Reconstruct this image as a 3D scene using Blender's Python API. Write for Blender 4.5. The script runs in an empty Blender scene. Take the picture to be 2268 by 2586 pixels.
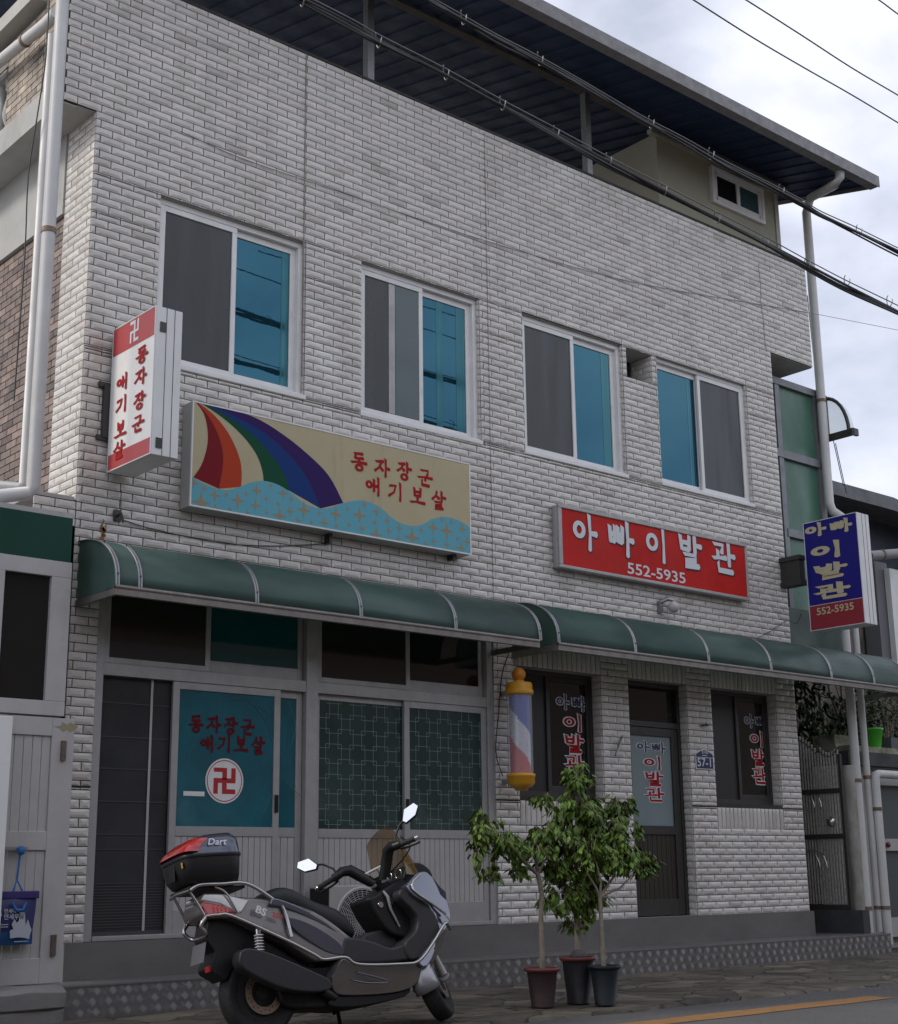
import bpy, math, random
from mathutils import Vector, Matrix
random.seed(7)
S = bpy.context.scene
COL = S.collection
R = math.radians
# ------------------------------------------------------------------ camera
YAW, PIT, ROL = R(40.891), R(14.110), R(-0.7113)
CAM = Vector((0, -10, 1.0)); FPX = 3628.6
_f = Vector((math.sin(YAW)*math.cos(PIT), math.cos(YAW)*math.cos(PIT), math.sin(PIT)))
_r = Vector((math.cos(YAW), -math.sin(YAW), 0)); _u = _r.cross(_f)
CR = _r*math.cos(ROL) + _u*math.sin(ROL); CU = _u*math.cos(ROL) - _r*math.sin(ROL)
cd = bpy.data.cameras.new('camera'); cam = bpy.data.objects.new('camera', cd); COL.objects.link(cam)
cam.matrix_world = Matrix(((CR.x, CU.x, -_f.x, CAM.x), (CR.y, CU.y, -_f.y, CAM.y), (CR.z, CU.z, -_f.z, CAM.z), (0, 0, 0, 1)))
cd.sensor_fit = 'HORIZONTAL'; cd.sensor_width = 36; cd.lens = 36*FPX/2268
cd.clip_start = 0.05; cd.clip_end = 2000
S.camera = cam
# ------------------------------------------------------------------ sky, sun, exposure
SUN_EL, SUN_AZ = R(38), R(-62)          # azimuth measured from +Y towards +X
W = bpy.data.worlds.new('World'); S.world = W; W.use_nodes = True
nt = W.node_tree; nt.nodes.clear()
def nd(t, **k):
    n = nt.nodes.new(t)
    for a, b in k.items(): setattr(n, a, b)
    return n
sky = nd('ShaderNodeTexSky', sky_type='NISHITA', sun_disc=False, sun_elevation=SUN_EL, sun_rotation=SUN_AZ, dust_density=2.0, ozone_density=2.0)
tc = nd('ShaderNodeTexCoord'); mp = nd('ShaderNodeMapping'); mp.inputs['Scale'].default_value = (1.0, 1.0, 1.7); mp.inputs['Location'].default_value = (1.7, .3, .4)
nz = nd('ShaderNodeTexNoise'); nz.inputs['Scale'].default_value = 4.2; nz.inputs['Detail'].default_value = 7; nz.inputs['Roughness'].default_value = .5
rp = nd('ShaderNodeValToRGB'); rp.color_ramp.elements[0].position = .40; rp.color_ramp.elements[0].color = (.52, .52, .52, 1)
rp.color_ramp.elements[1].position = .57; rp.color_ramp.elements[1].color = (.99, .99, .99, 1)
mx = nd('ShaderNodeMix', data_type='RGBA'); bg = nd('ShaderNodeBackground'); out = nd('ShaderNodeOutputWorld')
mx.inputs[7].default_value = (7.5, 7.7, 8.7, 1)
L = nt.links.new
L(tc.outputs['Generated'], mp.inputs[0]); L(mp.outputs[0], nz.inputs['Vector']); L(nz.outputs['Fac'], rp.inputs[0])
L(rp.outputs[0], mx.inputs[0]); L(sky.outputs[0], mx.inputs[6]); sx_ = nd('ShaderNodeSeparateXYZ'); gr = nd('ShaderNodeMapRange'); gr.inputs[1].default_value = .25; gr.inputs[2].default_value = -.6; gr.inputs[3].default_value = 1.0; gr.inputs[4].default_value = 1.15  # sky gain rises towards -Y, added to put more light on the facade
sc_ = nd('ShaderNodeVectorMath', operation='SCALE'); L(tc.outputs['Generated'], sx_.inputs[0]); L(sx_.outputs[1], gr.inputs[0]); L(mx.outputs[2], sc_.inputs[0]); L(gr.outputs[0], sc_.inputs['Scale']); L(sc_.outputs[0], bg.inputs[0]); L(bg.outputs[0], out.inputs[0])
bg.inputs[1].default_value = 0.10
sl = bpy.data.lights.new('sun', 'SUN'); sl.energy = 1.5; sl.angle = R(14); sl.color = (1, .93, .82)
so = bpy.data.objects.new('sun', sl); COL.objects.link(so)
sd = Vector((math.sin(SUN_AZ)*math.cos(SUN_EL), math.cos(SUN_AZ)*math.cos(SUN_EL), math.sin(SUN_EL)))
so.rotation_euler = sd.to_track_quat('Z', 'Y').to_euler(); so.location = sd*30
S.view_settings.view_transform = 'Standard'; S.view_settings.look = 'None'; S.view_settings.gamma = 1
S.view_settings.exposure = 0.42
S.render.engine = 'CYCLES'

# ------------------------------------------------------------------ helpers
KD = 2268/1793
def ray(x, y):
    a, b = (x*KD-1134)/FPX, -(y*KD-1293)/FPX
    return CR*a + CU*b + _f
def at(x, y, Y=0.0):                     # sight line through a photo point, met with the plane y = Y
    d = ray(x, y); t = (Y-CAM.y)/d.y; return CAM + d*t
def atx(x, y, X):
    d = ray(x, y); t = (X-CAM.x)/d.x; return CAM + d*t
def atz(x, y, Z=0.0):
    d = ray(x, y); t = (Z-CAM.z)/d.z; return CAM + d*t

def mat(name, col, rough=.6, metal=0, ns=0, na=0, bump=0, bs=None, stretch=(1, 1, 1), tint=False, alpha=1, emit=0, spec=.5, dirt=None, coat=0, dirt2=None):
    m = bpy.data.materials.new(name); m.use_nodes = True; t = m.node_tree; N = t.nodes; K = t.links.new
    p = N['Principled BSDF']; p.inputs['Roughness'].default_value = rough; p.inputs['Metallic'].default_value = metal
    p.inputs['Specular IOR Level'].default_value = spec; p.inputs['Coat Weight'].default_value = coat
    p.inputs['Base Color'].default_value = (*col, 1); p.inputs['Alpha'].default_value = alpha
    if emit: p.inputs['Emission Color'].default_value = (*col, 1); p.inputs['Emission Strength'].default_value = emit
    src = None
    if ns or bump:
        g = N.new('ShaderNodeNewGeometry'); q = N.new('ShaderNodeMapping'); q.inputs['Scale'].default_value = stretch
        K(g.outputs['Position'], q.inputs[0])
    if ns:
        n = N.new('ShaderNodeTexNoise'); n.inputs['Scale'].default_value = ns; n.inputs['Detail'].default_value = 6; n.inputs['Roughness'].default_value = .62
        K(q.outputs[0], n.inputs['Vector'])
        r = N.new('ShaderNodeMapRange'); r.inputs[1].default_value = .3; r.inputs[2].default_value = .7; r.inputs[3].default_value = 1-na; r.inputs[4].default_value = 1+na*.6
        K(n.outputs['Fac'], r.inputs[0])
        v = N.new('ShaderNodeVectorMath'); v.operation = 'SCALE'; v.inputs[0].default_value = col; K(r.outputs[0], v.inputs['Scale']); src = v.outputs[0]
        r2 = N.new('ShaderNodeMapRange'); r2.inputs[1].default_value = .3; r2.inputs[2].default_value = .7; r2.inputs[3].default_value = min(1, rough+.12); r2.inputs[4].default_value = max(.02, rough-.08)
        K(n.outputs['Fac'], r2.inputs[0]); K(r2.outputs[0], p.inputs['Roughness'])
    for dirt in [d for d in (dirt, dirt2) if d]:   # (colour, scale, stretch, low, high, amount)
        n2 = N.new('ShaderNodeTexNoise'); n2.inputs['Scale'].default_value = dirt[1]; n2.inputs['Detail'].default_value = 7; n2.inputs['Roughness'].default_value = .65
        q2 = N.new('ShaderNodeMapping'); q2.inputs['Scale'].default_value = dirt[2]; g2 = N.new('ShaderNodeNewGeometry')
        K(g2.outputs['Position'], q2.inputs[0]); K(q2.outputs[0], n2.inputs['Vector'])
        r3 = N.new('ShaderNodeMapRange'); r3.inputs[1].default_value = dirt[3]; r3.inputs[2].default_value = dirt[4]; r3.inputs[3].default_value = 0; r3.inputs[4].default_value = dirt[5]
        K(n2.outputs['Fac'], r3.inputs[0]); mm = N.new('ShaderNodeMix'); mm.data_type = 'RGBA'; K(r3.outputs[0], mm.inputs[0])
        if src: K(src, mm.inputs[6])
        else: mm.inputs[6].default_value = (*col, 1)
        mm.inputs[7].default_value = (*dirt[0], 1); src = mm.outputs[2]
    if tint:
        a = N.new('ShaderNodeAttribute'); a.attribute_name = 'tint'; v2 = N.new('ShaderNodeVectorMath'); v2.operation = 'MULTIPLY'
        K(a.outputs['Color'], v2.inputs[1])
        if src: K(src, v2.inputs[0])
        else: v2.inputs[0].default_value = col
        src = v2.outputs[0]
    if src: K(src, p.inputs['Base Color'])
    if bump:
        n3 = N.new('ShaderNodeTexNoise'); n3.inputs['Scale'].default_value = bs or 60; n3.inputs['Detail'].default_value = 5; K(q.outputs[0], n3.inputs['Vector'])
        b = N.new('ShaderNodeBump'); b.inputs['Strength'].default_value = bump; b.inputs['Distance'].default_value = .01; K(n3.outputs['Fac'], b.inputs['Height']); K(b.outputs[0], p.inputs['Normal'])
    return m

class MB:
    def __init__(s): s.v = []; s.f = []; s.sm = []; s.mi = []; s.tint = []; s.cur = 0; s.ct = (1, 1, 1)
    def poly(s, pts, smooth=False):
        i = len(s.v); s.v += [tuple(p) for p in pts]; s.f.append(tuple(range(i, i+len(pts)))); s.sm.append(smooth); s.mi.append(s.cur); s.tint.append(s.ct)
    def mesh(s, vs, fs, smooth=False):
        i = len(s.v); s.v += [tuple(p) for p in vs]
        for f in fs: s.f.append(tuple(i+a for a in f)); s.sm.append(smooth); s.mi.append(s.cur); s.tint.append(s.ct)
    def box(s, x0, x1, y0, y1, z0, z1):
        if x0 > x1: x0, x1 = x1, x0
        if y0 > y1: y0, y1 = y1, y0
        if z0 > z1: z0, z1 = z1, z0
        s.mesh([(x0, y0, z0), (x1, y0, z0), (x1, y1, z0), (x0, y1, z0), (x0, y0, z1), (x1, y0, z1), (x1, y1, z1), (x0, y1, z1)],
               [(0, 3, 2, 1), (4, 5, 6, 7), (0, 1, 5, 4), (1, 2, 6, 5), (2, 3, 7, 6), (3, 0, 4, 7)])
    def prism(s, pts, vec, smooth=False):   # planar polygon of 3D points swept along vec
        n = len(pts); a = [Vector(p) for p in pts]; b = [p+Vector(vec) for p in a]
        s.mesh(a+b, [tuple(range(n))[::-1], tuple(range(n, 2*n))] + [(i, (i+1) % n, n+(i+1) % n, n+i) for i in range(n)], smooth)
    def tube(s, pts, r, n=8, cap=True, closed=False):
        pts = [Vector(p) for p in pts]; rs = r if isinstance(r, (list, tuple)) else [r]*len(pts)
        m = len(pts); rings = []; prev = None
        for i, p in enumerate(pts):
            a = pts[i-1] if (i or closed) else p; b = pts[(i+1) % m] if (i < m-1 or closed) else p
            t = (b-a).normalized()
            if prev is None: u = t.orthogonal().normalized()
            else:
                u = prev - t*prev.dot(t); u = u.normalized() if u.length > 1e-6 else t.orthogonal().normalized()
            prev = u; w = t.cross(u)
            rings.append([p+(u*math.cos(2*math.pi*k/n)+w*math.sin(2*math.pi*k/n))*rs[i] for k in range(n)])
        vs = [q for g in rings for q in g]; fs = []
        for i in range(m if closed else m-1):
            j = (i+1) % m
            for k in range(n): fs.append((i*n+k, i*n+(k+1) % n, j*n+(k+1) % n, j*n+k))
        s.mesh(vs, fs, True)
        if cap and not closed: s.poly(rings[0][::-1]); s.poly(rings[-1])
    def lathe(s, c, prof, axis='z', n=24, smooth=True):   # prof: (radius, height)
        c = Vector(c); vs = []
        for r_, h in prof:
            for k in range(n):
                a = 2*math.pi*k/n; x, y = r_*math.cos(a), r_*math.sin(a)
                vs.append(c+(Vector((x, y, h)) if axis == 'z' else Vector((x, h, y)) if axis == 'y' else Vector((h, x, y))))
        fs = []
        for i in range(len(prof)-1):
            for k in range(n): fs.append((i*n+k, i*n+(k+1) % n, (i+1)*n+(k+1) % n, (i+1)*n+k))
        s.mesh(vs, fs, smooth)
        s.poly(vs[:n][::-1]); s.poly(vs[-n:])
    def rect(s, u0, u1, z0, z1, Y): s.poly([(u0, Y, z0), (u1, Y, z0), (u1, Y, z1), (u0, Y, z1)])
    def build(s, name, mats, parent=None, world=True, bevel=0, seg=2):
        me = bpy.data.meshes.new(name)
        off = Vector((0, 0, 0))
        if parent is not None and world: off = WL.get(parent.name, off)
        me.from_pydata([tuple(Vector(p)-off) for p in s.v], [], s.f)
        if not isinstance(mats, (list, tuple)): mats = [mats]
        for m in mats: me.materials.append(m)
        me.polygons.foreach_set('use_smooth', s.sm); me.polygons.foreach_set('material_index', s.mi)
        if any(t != (1, 1, 1) for t in s.tint):
            a = me.color_attributes.new('tint', 'FLOAT_COLOR', 'CORNER'); d = []
            for p in me.polygons: d += [*s.tint[p.index], 1]*p.loop_total
            a.data.foreach_set('color', d)
        me.validate(); me.update()
        o = bpy.data.objects.new(name, me); COL.objects.link(o)
        if parent is not None: o.parent = parent
        WL[o.name] = off
        if bevel:
            b = o.modifiers.new('bevel', 'BEVEL'); b.width = bevel; b.segments = seg; b.limit_method = 'ANGLE'; b.angle_limit = R(35)
            me.polygons.foreach_set('use_smooth', [True]*len(me.polygons))
            w = o.modifiers.new('wn', 'WEIGHTED_NORMAL'); w.keep_sharp = True
        return o
WL = {}
def tag(o, label=None, cat=None, group=None, kind=None):
    if label: o['label'] = label
    if cat: o['category'] = cat
    if group: o['group'] = group
    if kind: o['kind'] = kind
    return o
def thing(name, loc, label, cat, group=None):
    o = bpy.data.objects.new(name, None); COL.objects.link(o); o.location = loc; o.empty_display_size = .2
    WL[o.name] = Vector(loc); tag(o, label, cat, group); return o
def box(name, m, parent, *b, bevel=0):
    q = MB(); q.box(*b); return q.build(name, m, parent, bevel=bevel)
def vary(a=.06, w=.02):
    g = 1+random.uniform(-a, a); return (g*(1+random.uniform(-w, w)), g, g*(1+random.uniform(-w, w)))

# ------------------------------------------------------------------ lettering (brush strokes)
def arc(cx, cy, rx, ry, n=22): return [(cx+rx*math.cos(2*math.pi*i/n), cy+ry*math.sin(2*math.pi*i/n)) for i in range(n+1)]
G = {
 '동': [[(.18, .93), (.75, .97)], [(.27, .9), (.24, .66)], [(.24, .66), (.78, .72)], [(.5, .68), (.5, .48)], [(.0, .42), (.3, .47), (1, .46)], arc(.5, .17, .2, .15)],
 '자': [[(.08, .8), (.58, .87)], [(.46, .84), (.3, .5), (0, .26)], [(.3, .56), (.55, .34)], [(.72, 1), (.74, .5), (.72, 0)], [(.74, .52), (1, .47)]],
 '장': [[(.12, .88), (.55, .93)], [(.44, .9), (.28, .64), (.02, .46)], [(.3, .68), (.52, .53)], [(.7, 1.02), (.71, .42)], [(.71, .7), (1, .66)], arc(.5, .17, .2, .15)],
 '군': [[(.2, .93), (.7, .96), (.62, .62)], [(0, .5), (.4, .55), (1, .54)], [(.5, .54), (.5, .34)], [(.26, .38), (.27, .1), (.78, .08)]],
 '애': [arc(.2, .56, .16, .16), [(.52, .86), (.52, .2)], [(.36, .5), (.76, .53)], [(.8, 1), (.82, .5), (.8, 0)]],
 '기': [[(.1, .8), (.5, .84), (.38, .46), (.02, .2)], [(.8, 1.02), (.82, .5), (.8, 0)]],
 '보': [[(.26, .95), (.29, .5)], [(.7, .97), (.67, .5)], [(.28, .74), (.68, .75)], [(.29, .52), (.67, .52)], [(.48, .5), (.48, .26)], [(0, .12), (.4, .17), (1, .15)]],
 '살': [[(.36, .98), (.28, .72), (.02, .5)], [(.3, .76), (.54, .58)], [(.7, 1.02), (.7, .42)], [(.7, .7), (1, .68)], [(.22, .38), (.7, .4), (.68, .23), (.26, .2), (.25, .04), (.8, .04)]],
 '아': [arc(.24, .55, .19, .19), [(.68, 1), (.71, .5), (.68, 0)], [(.71, .5), (1, .49)]],
 '빠': [[(.03, .8), (.06, .36)], [(.24, .82), (.22, .38)], [(.04, .6), (.24, .6)], [(.06, .4), (.22, .4)], [(.36, .82), (.37, .38)], [(.55, .84), (.52, .38)], [(.36, .6), (.54, .6)], [(.37, .4), (.52, .4)], [(.74, 1), (.76, .5), (.74, 0)], [(.76, .5), (1, .48)]],
 '이': [arc(.26, .56, .22, .2), [(.82, 1), (.84, .5), (.82, 0)]],
 '발': [[(.06, .96), (.12, .52)], [(.46, .98), (.44, .52)], [(.08, .76), (.46, .76)], [(.12, .54), (.44, .54)], [(.7, 1.02), (.7, .44)], [(.7, .72), (1, .7)], [(.2, .38), (.74, .38), (.72, .22), (.26, .2), (.25, .03), (.86, .03)]],
 '관': [[(.06, .92), (.46, .92), (.4, .64)], [(.22, .7), (.22, .5)], [(0, .44), (.3, .48), (.6, .5)], [(.72, 1.02), (.73, .24)], [(.73, .6), (1, .58)], [(.22, .32), (.24, .06), (.88, .05)]],
}
def stroke(mb, pts, w, P, dep):
    V = [Vector((a, b)) for a, b in pts]; n = len(V); Lf = []; Rt = []
    closed = (V[0]-V[-1]).length < 1e-6
    vert = abs(V[-1].y-V[0].y) > abs(V[-1].x-V[0].x)
    for i, p in enumerate(V):
        if closed: a = V[i-1] if i else V[-2]; b = V[i+1] if i < n-1 else V[1]
        else: a = V[i-1] if i else p; b = V[i+1] if i < n-1 else p
        t = (b-a).normalized(); nn = Vector((-t.y, t.x)); k = i/(n-1)
        if not closed and 0 < i < n-1:
            t1 = (p-a).normalized(); c = max(.6, t1.dot(t)); nn = nn/c
        ww = w*(1.0 if closed else (1.12-.3*math.sin(math.pi*k))*(.95 if vert else (.75+.4*k)))
        if closed: ww = w*(.85+.3*abs(nn.x))
        Lf.append(p+nn*ww/2); Rt.append(p-nn*ww/2)
    if not closed:                         # slanted brush heads
        t = (V[1]-V[0]).normalized(); Lf[0] -= t*w*(.1 if vert else .55); Rt[0] -= t*w*(.55 if vert else -.1)
        t = (V[-1]-V[-2]).normalized(); tip = V[-1]+t*w*.32
    for i in range(n-1): mb.poly([P(Rt[i].x, Rt[i].y, dep), P(Rt[i+1].x, Rt[i+1].y, dep), P(Lf[i+1].x, Lf[i+1].y, dep), P(Lf[i].x, Lf[i].y, dep)])
    if not closed: mb.poly([P(Rt[-1].x, Rt[-1].y, dep), P(tip.x, tip.y, dep), P(Lf[-1].x, Lf[-1].y, dep)])
def glyph(mb, ch, o, U, V, N, w, base=.002, slant=0):
    o, U, V, N = Vector(o), Vector(U), Vector(V), Vector(N)
    for i, s_ in enumerate(G[ch]):
        stroke(mb, s_, w, lambda a, b, d: o+U*(a+slant*b)+V*b+N*d, base+i*.00035)
def text_mesh(txt, size, o, U, V, N, mb, off=0, shear=0, sx=1, dep=.003, bold=0):
    cu = bpy.data.curves.new('t', 'FONT'); cu.body = txt; cu.size = size; cu.offset = bold; cu.shear = shear; cu.resolution_u = 3
    ob = bpy.data.objects.new('t', cu); COL.objects.link(ob); dg = bpy.context.evaluated_depsgraph_get(); me = ob.evaluated_get(dg).to_mesh()
    o, U, V, N = Vector(o), Vector(U).normalized(), Vector(V).normalized(), Vector(N)
    mb.mesh([o+U*v.co.x*sx+V*v.co.y+N*dep for v in me.vertices], [tuple(p.vertices) for p in me.polygons])
    ob.evaluated_get(dg).to_mesh_clear(); bpy.data.objects.remove(ob); bpy.data.curves.remove(cu)

# ------------------------------------------------------------------ materials
TILE = mat('glazed_tile', (.60, .57, .53), .27, ns=7, na=.12, tint=True, dirt=((.33, .285, .235), 1.0, (2.2, 2.2, .35), .52, .78, .5), dirt2=((.80, .80, .80), .8, (1, 1, .8), .58, .72, .5), spec=.5)
GROUT = mat('grout', (.05, .045, .04), .9, ns=20, na=.2)
BRICK = mat('dark_brick', (.17, .125, .105), .55, ns=12, na=.35, tint=True, bump=.3, bs=80)
BRICKG = mat('brick_joint', (.10, .09, .085), .9, ns=20, na=.2)
PVC = mat('white_window_frame', (.74, .735, .72), .4, ns=5, na=.07, dirt=((.34, .29, .22), 9, (1, 1, .5), .6, .8, .5))
ALU = mat('aluminium', (.37, .362, .355), .45, metal=.3, ns=9, na=.1, dirt=((.2, .19, .17), 3, (2, 2, .5), .58, .8, .4))
ALUL = mat('painted_panel', (.41, .40, .39), .5, ns=6, na=.08, dirt=((.24, .22, .19), 3, (3, 3, .6), .56, .8, .4))
CHROME = mat('chrome', (.62, .61, .6), .18, metal=1)
STEEL = mat('steel', (.32, .32, .32), .4, metal=.8, ns=15, na=.2)
DARKM = mat('dark_frame', (.035, .032, .03), .4, ns=10, na=.2)
BLACK = mat('black_plastic', (.009, .009, .010), .42, spec=.35)
PLASTER = mat('plaster', (.42, .42, .40), .85, ns=2, na=.12, bump=.1, dirt=((.16, .15, .13), 1.5, (1, 1, .5), .52, .75, .6))
CONC = mat('concrete', (.22, .21, .20), .9, ns=3, na=.2, bump=.3, bs=30, dirt=((.09, .08, .07), 2.5, (1, 1, 1), .5, .7, .5))
BLUEG = mat('blue_film_glass', (.028, .118, .165), .012, metal=.75, bump=.05, bs=1.6)
BLUEC = mat('blue_glass_over_curtain', (.035, .15, .175), .03, metal=.6, ns=3, na=.25, stretch=(9, 1, .1))
SCREEN = mat('insect_screen', (.04, .043, .043), .32, ns=2, na=.25, stretch=(3, 1, .3))
DGLASS = mat('dark_glass', (.012, .013, .013), .05, spec=.55)
TEAL = mat('teal_film_glass', (.015, .115, .15), .12, ns=3, na=.3, spec=.5, bump=.12, bs=5)
TEALD = mat('deep_teal_glass', (.006, .075, .08), .06, spec=.5)
LATG = mat('patterned_glass', (.03, .055, .052), .10, ns=2.2, na=.45, spec=.5)
LATL = mat('glass_etched_line', (.17, .27, .25), .5)
GAWN = mat('green_polycarbonate', (.085, .145, .13), .38, ns=1.4, na=.42, stretch=(.8, 2, 2), spec=.35, dirt=((.05, .06, .05), 5, (1, 1, 1), .6, .75, .5))
def add_translucent(m, col, fac):
    t = m.node_tree; N = t.nodes; K = t.links.new; p = N['Principled BSDF']; o = N['Material Output']; tr = N.new('ShaderNodeBsdfTranslucent'); tr.inputs[0].default_value = (*col, 1); x = N.new('ShaderNodeMixShader'); x.inputs[0].default_value = fac
    K(p.outputs[0], x.inputs[1]); K(tr.outputs[0], x.inputs[2]); K(x.outputs[0], o.inputs[0])
add_translucent(GAWN, (.24, .46, .33), .38)
GPANEL = mat('dark_green_panel', (.006, .05, .032), .4, ns=2, na=.2, spec=.2)
GGLASS = mat('green_frosted_glass', (.07, .17, .115), .3, ns=1.6, na=.3, stretch=(1, 1, .6))
BLUER = mat('blue_roof_sheet', (.007, .020, .056), .6, ns=3, na=.2, spec=.2)
ROOFF = mat('roof_flashing', (.20, .19, .19), .5, metal=.3, ns=12, na=.15)
CREAM = mat('cream_wall', (.36, .345, .26), .7, ns=2, na=.08)
PIPE = mat('white_pipe', (.58, .575, .56), .42, ns=3, na=.1, dirt=((.3, .24, .16), 2.5, (1, 1, .3), .6, .8, .5))
CABLE = mat('cable_rubber', (.015, .015, .016), .5)
WIRE = mat('wire_steel', (.16, .16, .17), .45, metal=.5)
RED = mat('sign_red', (.50, .012, .008), .55, spec=.2, dirt=((.33, .02, .015), 1.6, (1, 1, 1), .5, .75, .6), ns=3, na=.10, bump=.25, bs=4)
REDL = mat('letter_red', (.33, .010, .012), .6, spec=.15)
WHT = mat('sign_white', (.72, .72, .705), .45, ns=4, na=.05, dirt=((.36, .31, .25), 3, (2, 2, .4), .58, .8, .5))
LWHITE = mat('letter_white', (.62, .64, .66), .5)
NAVY = mat('letter_navy', (.02, .018, .09), .5)
SBLUE = mat('sign_blue', (.016, .016, .20), .5, spec=.2, ns=5, na=.06)
SYEL = mat('letter_cream', (.52, .47, .30), .5)
CREAMS = mat('sign_cream', (.47, .41, .26), .6, spec=.15, dirt=((.25, .20, .12), 2.5, (2, 1, .4), .55, .8, .5), ns=3, na=.04)
PLINTH = mat('plinth_sheet', (.155, .148, .142), .5, metal=.2, ns=2.5, na=.25, stretch=(.5, 1, 1))
TREAD = mat('checker_plate', (.22, .21, .205), .42, metal=.55, ns=4, na=.2)
TREADL = mat('checker_plate_lug', (.26, .255, .25), .42, metal=.5, ns=5, na=.2)
LEAF = mat('leaf', (.085, .155, .022), .45, tint=True, spec=.35)
LEAFD = mat('hedge_leaf', (.018, .036, .012), .85, tint=True, spec=.08)
BARK = mat('bark', (.27, .235, .18), .8, ns=18, na=.3, bump=.3, bs=60)
YEL = mat('pole_yellow', (.62, .30, .02), .38, ns=5, na=.1)
CLEARP = mat('clear_plastic', (.75, .76, .78), .12, alpha=.22)
PB = mat('pole_blue', (.03, .06, .32), .4); PR = mat('pole_red', (.42, .03, .04), .4); PW = mat('pole_silver', (.55, .56, .62), .3, metal=.3, ns=14, na=.25)

def cr(pts, n=8):                         # Catmull-Rom curve through points
    o = []; P = [pts[0]]+list(pts)+[pts[-1]]
    for i in range(1, len(P)-2):
        for k in range(n):
            t = k/n; o.append(tuple(.5*((2*P[i][j])+(-P[i-1][j]+P[i+1][j])*t+(2*P[i-1][j]-5*P[i][j]+4*P[i+1][j]-P[i+2][j])*t*t+(-P[i-1][j]+3*P[i][j]-3*P[i+1][j]+P[i+2][j])*t**3) for j in range(len(pts[0]))))
    o.append(tuple(pts[-1])); return o
# ------------------------------------------------------------------ ground
ROAD = mat('asphalt', (.085, .083, .082), .85, ns=30, na=.22, bump=.5, bs=220, dirt=((.13, .125, .12), 1.2, (1, 1, 1), .45, .7, .5))
def paving_mat():
    m = mat('stone_paving', (.12, .10, .075), .8, ns=2.2, na=.5, bump=.4, bs=40, dirt=((.05, .045, .03), 1.7, (1, 2, 1), .45, .62, .8))
    t = m.node_tree; N = t.nodes; K = t.links.new; p = N['Principled BSDF']
    src = p.inputs['Base Color'].links[0].from_socket
    g = N.new('ShaderNodeNewGeometry'); mpn = N.new('ShaderNodeMapping'); mpn.inputs['Scale'].default_value = (1.3, 2.1, 1)
    ns_ = N.new('ShaderNodeTexNoise'); ns_.inputs['Scale'].default_value = 3; ad = N.new('ShaderNodeVectorMath'); ad.operation = 'MULTIPLY_ADD'; ad.inputs[1].default_value = (.35, .35, 0)
    K(g.outputs['Position'], ns_.inputs['Vector']); K(ns_.outputs['Color'], ad.inputs[0]); K(g.outputs['Position'], ad.inputs[2]); K(ad.outputs[0], mpn.inputs[0])
    vo = N.new('ShaderNodeTexVoronoi'); vo.feature = 'DISTANCE_TO_EDGE'; vo.inputs['Scale'].default_value = 1.5; K(mpn.outputs[0], vo.inputs['Vector'])
    r = N.new('ShaderNodeMapRange'); r.inputs[1].default_value = .0; r.inputs[2].default_value = .035; r.inputs[3].default_value = .22; r.inputs[4].default_value = 1; K(vo.outputs['Distance'], r.inputs[0])
    vc = N.new('ShaderNodeTexVoronoi'); vc.inputs['Scale'].default_value = 1.5; K(mpn.outputs[0], vc.inputs['Vector'])
    sp = N.new('ShaderNodeSeparateColor'); K(vc.outputs['Color'], sp.inputs[0]); r2 = N.new('ShaderNodeMapRange'); r2.inputs[3].default_value = .6; r2.inputs[4].default_value = 1.5; K(sp.outputs[0], r2.inputs[0])
    m1 = N.new('ShaderNodeMath'); m1.operation = 'MULTIPLY'; K(r.outputs[0], m1.inputs[0]); K(r2.outputs[0], m1.inputs[1])
    v = N.new('ShaderNodeVectorMath'); v.operation = 'SCALE'; K(src, v.inputs[0]); K(m1.outputs[0], v.inputs['Scale']); K(v.outputs[0], p.inputs['Base Color'])
    b = N.new('ShaderNodeBump'); b.inputs['Distance'].default_value = .02; b.inputs['Strength'].default_value = .7; K(r.outputs[0], b.inputs['Height'])
    K(p.inputs['Normal'].links[0].from_socket, b.inputs['Normal']); K(b.outputs[0], p.inputs['Normal'])
    return m
PAVE = paving_mat()
q = MB()
q.poly([(-300, -300, -.03), (300, -300, -.03), (300, 300, -.03), (-300, 300, -.03)])
tag(q.build('ground', CONC), kind='structure')
q = MB(); q.poly([(-200, -10.4, .0), (200, -10.4, .0), (200, -2.46, .0), (-200, -2.46, .0)]); tag(q.build('road', ROAD), kind='structure')
q = MB()                                  # pavement: slopes up from the road edge to the building, ragged edge
xs = [-4+.22*i for i in range(150)]
for i in range(len(xs)-1):
    ya = -2.43+.05*math.sin(xs[i]*2.1)+.03*math.sin(xs[i]*7.3+1); yb = -2.43+.05*math.sin(xs[i+1]*2.1)+.03*math.sin(xs[i+1]*7.3+1)
    q.poly([(xs[i], ya-.03, -.02), (xs[i+1], yb-.03, -.02), (xs[i+1], yb, .018), (xs[i], ya, .018)])
    q.poly([(xs[i], ya, .018), (xs[i+1], yb, .018), (xs[i+1], .6, .078), (xs[i], .6, .078)])
tag(q.build('pavement', PAVE), kind='structure')
q = MB(); q.poly([(-200, -15, .12), (200, -15, .12), (200, -10.4, .12), (-200, -10.4, .12)]); q.poly([(-200, -10.4, 0), (200, -10.4, 0), (200, -10.4, .12), (-200, -10.4, .12)])
tag(q.build('far_pavement', CONC), kind='structure')
YL = mat('road_paint', (.27, .135, .04), .7, ns=9, na=.25, dirt=((.12, .10, .08), 9, (1, 1, 1), .55, .75, .6))
q = MB(); n = 24
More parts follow.
